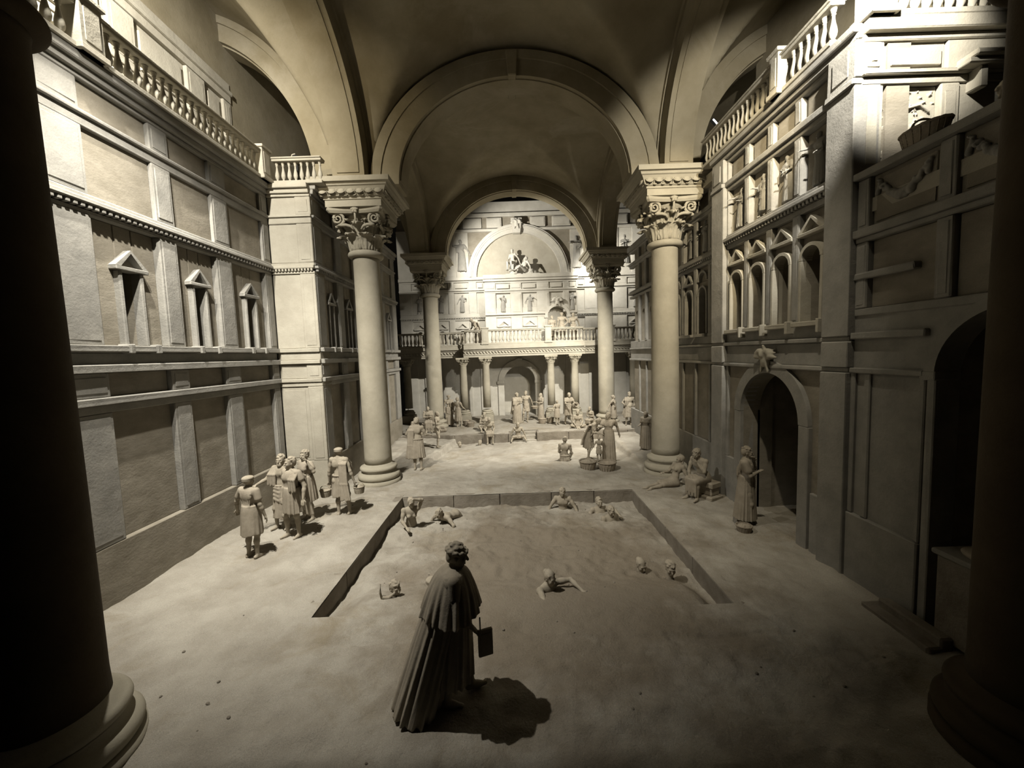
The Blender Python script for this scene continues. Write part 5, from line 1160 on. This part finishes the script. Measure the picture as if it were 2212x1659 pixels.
bather('bather figurine hugging the arms close to the right pool wall', 2.30, 9.45, 20, 1.30, lean=.05, armL='cross', armR='cross', hpitch=.3)
bather('lone bather head with topknot sticking out of the sand', 2.34, 7.25, 15, 1.44, parts='head', hair='bun', hpitch=.25)
bather('lone bather head with bushy hair near the right pool wall', 2.78, 6.92, -5, 1.40, parts='head', hair='curly', h=1.72, hpitch=.2)
bather('bather head beside a raised strigil at the pool front', -2.10, 6.38, 50, 1.42, parts='head', hair='short', hpitch=.1)
bather('bather head turned sideways behind the caped foreground figurine', -1.50, 6.52, 70, 1.42, parts='head', hair='cap', hpitch=.1)
bather('swimmer figurine with hair bun stretching both arms over the sand', .38, 6.46, 42, 1.24, lean=.35, armL=((.26, -.14, .05), (-.06, -.30, .06)), armR=((.14, -.24, .05), (-.02, -.32, .08)), female=True, hair='bun', hpitch=-.1)
t = thing('strigil', 'upright curved scraper standing in the sand by a bather head', 'scraper', (-2.26, 6.22, gz(-2.26, 6.22) - .03), .4)
mb = MB(); tube_mb(mb, [(0, 0, 0), (-.03, 0, .14), (-.02, 0, .30)], [.02, .018, .012], 7); obj('handle', mb.mesh(True), 'fig', t); mb = MB(); tube_mb(mb, [(0, 0, .06), (.10, -.02, .03), (.20, -.03, .10)], [.03, .035, .02], 7); obj('blade', mb.mesh(True), 'fig', t)
bather('tiny bather head beside the far basin corner', -2.45, 17.5, 30, 1.42, parts='head', vx=.016, hair='short')
bather('tiny bather head in front of the man with hanging legs', -1.58, 18.0, -20, 1.44, parts='head', vx=.016, hair='short')
# ---- gallery people
GZ = 4.46
figure('small figurine leaning on the gallery pedestal before the dark niche', (2.34, 22.05, GZ), 6, 1.46, .018, 'short', [('tunic', dict(hem=.4))], pose='stand')
figure('bare-chested figurine with a headband at the middle of the gallery niche', (2.86, 22.1, GZ), -4, 1.66, .018, 'cap', [('loin', dict(hem=.4))], pose='contra', armL='hip', armR='down')
figure('long-haired woman figurine at the gallery rail right of the dark niche', (3.50, 22.1, GZ), -18, 1.60, .018, 'long', [('wrap', dict(hem=.1))], female=True, pose='contra', armL='back', armR='hold')
figure('figurine stooping over the gallery rail with the head bowed', (-1.85, 22.3, GZ), -60, 1.60, .018, 'cap', [('wrap', dict(hem=.1)), ('drape', dict(side=1, hem=.3))], pose='stand', lean=.5, hpitch=.5, armL='reach', armR='reach')
# ---- lunette statues
ped = thing('statue_base', 'long plinth under the two reclining lunette statues', 'plinth', (.85, 23.35, 8.5)); obj('slab', MB().box(-1.0, 1.0, -.1, .5, 0, .06, .02).jitter(.004).mesh(), 'backwall', ped)
figure('seated bare statue at the back of the lunette group', (.30, 23.6, 8.66), -32, 1.66, .018, 'short', [('loin', dict(hem=.3))], pose='sit', seat=.50, lean=.1, armL='prop', armR='lap', skin='backwall', hyaw=.4)
t = thing('rock', 'rough rock seat under the lunette statues', 'rock', (.5, 23.6, 8.54)); S = SDF(); S.ell((0, 0, .2), (.45, .25, .36)).ell((.7, 0, .1), (.5, .22, .25)).ell((-.2, .05, .35), (.25, .2, .22)); obj('stone', S.mesh(.025), 'backwall', t)
figure('reclining bare statue leaning on an urn at the front of the lunette group', (.92, 23.42, 8.62), -52, 1.74, .018, 'curly', [('lap', dict(drop=.15))], pose='recline', lean=-.25, armL='prop', armR='lap', beard=True, skin='backwall', hyaw=-.3)
# ---- terrace figure and basket
figure('curly-haired figurine leaning over the terrace parapet on folded arms', (6.28, 4.90, 6.05), -78, 1.76, .0115, 'curly', [('loin', dict(hem=.02))], pose='cross', lean=.52, armL=((.06, -.20, -.12), (-.08, -.24, .02)), armR=((.05, -.20, -.14), (-.12, -.22, .02)), hpitch=.3, skin='fig')
basket('basket', 'dark oval basket with handle on the terrace parapet', (5.52, 5.38, 6.46), .23, .20, .12, False, scale=(.75, 1.25, 1))

# ================================================================== RELIEFS
def relief_mesh(seed):
    r = random.Random(seed); am = list(ARM)
    J = skel(pose=r.choice(('contra', 'stand', 'walk')), lean=r.uniform(-.05, .15), sway=r.uniform(-.15, .15), armL=r.choice(am), armR=r.choice(am), hyaw=r.uniform(-.8, .8))
    S = body_sdf(J, False); S.p += hair_sdf(J, r.choice(('curly', 'long', 'wreath')), seed).p
    for _, q in clothes(J, [r.choice((('wrap', dict(hem=.2)), ('loin', {}), ('robe', {}), ('toga', {}))), ('drape', dict(side=r.choice((-1, 1)), hem=.2))], False): S.p += q.p
    S.cap((-.35, .06, .05), (.35, .06, .05), .05, .05, .04)
    for _ in range(9):
        x, z = r.uniform(-.4, .4), r.uniform(.1, 1.7); S.cap((x, .08, z), (x + r.uniform(-.15, .15), .05, z + r.uniform(-.12, .12)), .035, .02, .03)
    return S.mesh(.024)
RM = [relief_mesh(k) for k in range(5)]
for i, (W, u, z0, hh, n) in enumerate(REL):
    s = hh / 1.72; me = RM[i % 5]
    o = obj('relief_figure', me, None, W.root)
    if not me.materials: me.materials.append(M['wall'])
    p = W.o + W.U * u + W.N * (n - .005) + Vector((0, 0, z0)); a, b = W.U * (s * (1.0 if i % 2 else -1.0)), -W.N * (s * .8)
    o.matrix_world = Matrix(((a.x, b.x, 0, p.x), (a.y, b.y, 0, p.y), (0, 0, s, p.z), (0, 0, 0, 1)))
def foliage(W, name, u0, u1, z0, z1, n, cnt, seed, m, rr=.035, vx=.012):
    r = random.Random(seed); S = SDF()
    for _ in range(cnt):
        u, z = r.uniform(u0, u1), r.uniform(z0, z1); a = r.uniform(0, 2 * PI); l = r.uniform(.5, 1.3) * rr
        S.cap((u, 0, z), (u + l * math.cos(a), -.015, z + l * math.sin(a)), rr * .45, rr * .25, .006)
    S.fn((u0, -.01, z0), (u1, .02, z1), lambda X, Y, Z: np.maximum(np.maximum(np.maximum(u0 - X, X - u1), np.maximum(z0 - Z, Z - z1)), np.abs(Y - .01) - .008) + 0 * X, .005)
    return W, S
W_, S = foliage(WQ, 'relief_garden', .40, 1.16, 6.55, 7.7, -.08, 130, 5, 'cream')
S.chain([(.45, -.02, 6.6), (.6, -.02, 7.0), (.62, -.02, 7.25)], [.02, .025, .02], .01); S.chain([(.62, -.01, 7.25), (.75, -.02, 7.45), (.95, -.02, 7.5), (1.1, -.01, 7.4)], [.02] * 4, .01); S.chain([(.66, -.02, 6.58), (.66, -.02, 7.0), (.8, -.02, 7.12), (.92, -.02, 7.0), (.92, -.02, 6.58)], [.018] * 5, .01)
o = obj('relief_garden', S.mesh(.012), 'cream', WQ.root); o.location = (WQ.o.x, WQ.o.y + .075, 0)
# garlands on the parapet panels
def garland(W, u0, u1, z, drop, n, m='wall'):
    S = SDF(); r = random.Random(3); k = 22
    for i in range(k + 1):
        t_ = i / k; u = u0 + (u1 - u0) * t_; zz = z - drop * 4 * t_ * (1 - t_); rad = .035 + .045 * math.sin(PI * t_)
        for _ in range(3): S.ell((u + r.uniform(-.02, .02), -r.uniform(0, .03), zz + r.uniform(-.03, .03)), (rad * .6, .035, rad * .6), None, .01)
    for u in (u0, u1):
        S.cap((u, 0, z), (u + r.uniform(-.03, .03), -.02, z - .16), .02, .035, .02)
    o = obj('garland', S.mesh(.012), m, W.root)
    b = -W.N; o.matrix_world = Matrix(((W.U.x, b.x, 0, W.o.x + W.N.x * n), (W.U.y, b.y, 0, W.o.y + W.N.y * n), (0, 0, 1, 0), (0, 0, 0, 1)))
garland(WT, 5.25, 5.95, 6.24, .30, -.05); garland(WT, 4.05, 4.8, 6.24, .3, -.05)
# crests over doorway, niche and lunette
def crest(W, u, z, n, s, m, seed):
    S = SDF(); r = random.Random(seed); S.ell((0, -.04, 0), (.10, .07, .14)); S.ell((0, -.09, .09), (.06, .06, .07), None, .02); S.cap((0, -.02, .12), (0, -.08, .26), .05, .02, .03)
    for sg in (-1, 1):
        for k in range(5):
            a = .3 + .5 * k; S.chain([(sg * .04, -.03, .03), (sg * (.1 + .1 * math.cos(a)), -.07, .02 + .14 * math.sin(a)), (sg * (.16 + .14 * math.cos(a)), -.03, -.02 + .2 * math.sin(a))], [.04, .05, .018], .02)
        S.cap((sg * .06, -.03, -.05), (sg * .10, -.05, -.22), .045, .02, .02)
    o = obj('crest', S.mesh(.016), m, W.root); p = W.o + W.U * u + W.N * n + Vector((0, 0, z)); a, b = W.U * s, -W.N * s
    o.matrix_world = Matrix(((a.x, b.x, 0, p.x), (a.y, b.y, 0, p.y), (0, 0, s, p.z), (0, 0, 0, 1)))
crest(WR, 8.36, 3.60, .02, 1.15, 'cream', 2); crest(WB, 2.8, 6.85, .80, 1.25, 'backwall', 4); crest(WB, .57, 11.5, .27, 1.2, 'backwall', 6)

# ================================================================== SMALL THINGS
# kerbs and pedestal by the terrace niche
kb = thing('kerb', 'two low kerb steps along the floor below the terrace niche', 'kerb', (5.34, 4.6, 0)); 
obj('step', MB().box(-.30, .0, .0, .95, -.1, .09, .02).jitter(.006).mesh(), 'block', kb); obj('step', MB().box(-.14, .02, .0, .85, -.1, .20, .02).jitter(.006).mesh(), 'block', kb)
pd = thing('pedestal', 'dark square pedestal with a cushion-like slab in the terrace niche', 'pedestal', (5.62, 4.42, .1)); obj('block_body', MB().box(-.27, .27, -.42, .42, 0, 1.08, .02).mesh(), 'block', pd); obj('top_slab', MB().box(-.31, .31, -.46, .46, 1.08, 1.15, .02).mesh(), 'wall', pd)
S = SDF(); S.ell((0, 0, 1.18), (.22, .34, .08)); obj('cushion', S.mesh(.02), 'cloth', pd)
# small stones scattered over the sand
S = SDF(); S.ell((0, 0, .012), (.028, .02, .018)).ell((.012, .008, .016), (.014, .018, .014)); PB = S.mesh(.006)
PL = ('dark pebble lying on the pale sand of the court', 'dark pebble lying on the rough sand of the pool')
for i in range(70):
    inp = i < 34
    x, y = (random.uniform(-2.9, 3.0), random.uniform(5.9, 10.3)) if inp else (random.uniform(-5.5, 4.8), random.uniform(3.3, 5.5) if i < 58 else random.uniform(5.5, 11.5))
    if not inp and POOL[0] - .4 < x < POOL[1] + .4 and y > POOL[2] - .2: continue
    o = obj('pebble', PB, 'block', None, (x, y, gz(x, y) - .004), (0, 0, random.uniform(0, 6))); k = random.uniform(.3, .8); o.scale = (k, k, k)
    tag(o, PL[1] if inp else PL[0], 'pebble', 'pebbles in the pool sand' if inp else 'pebbles on the court sand')
# lamp fixture on the right aisle arch, spotlight on the left pier gallery
t = thing('lamp', 'small bright tube lamp fixed under the right aisle arch', 'lamp', (6.62, 12.85, 10.9)); t.rotation_euler = (0, math.radians(48), 0)
obj('tube', MB().box(-.11, .11, -.03, .03, -.02, .02, .008).mesh(), 'tube', t); obj('housing', MB().box(-.14, .14, -.01, .09, -.05, .06, .012).mesh(), 'dark', t)
t = thing('spotlight', 'small black spotlight with a curved cable behind the short pier balustrade', 'lamp', (-5.95, 11.75, 8.72))
obj('stand', MB().box(-.03, .03, -.03, .03, 0, .84, .005).mesh(), 'dark', t); S = SDF(); S.cap((0, -.05, .92), (0, .12, .95), .12, .11); obj('housing', S.mesh(.015), 'dark', t)
mb = MB(); tube_mb(mb, [(-.16, 0, .75), (-.17, 0, .95), (-.12, 0, 1.08), (-.03, 0, 1.1)], .018, 7); obj('cable', mb.mesh(True), 'cream', t)
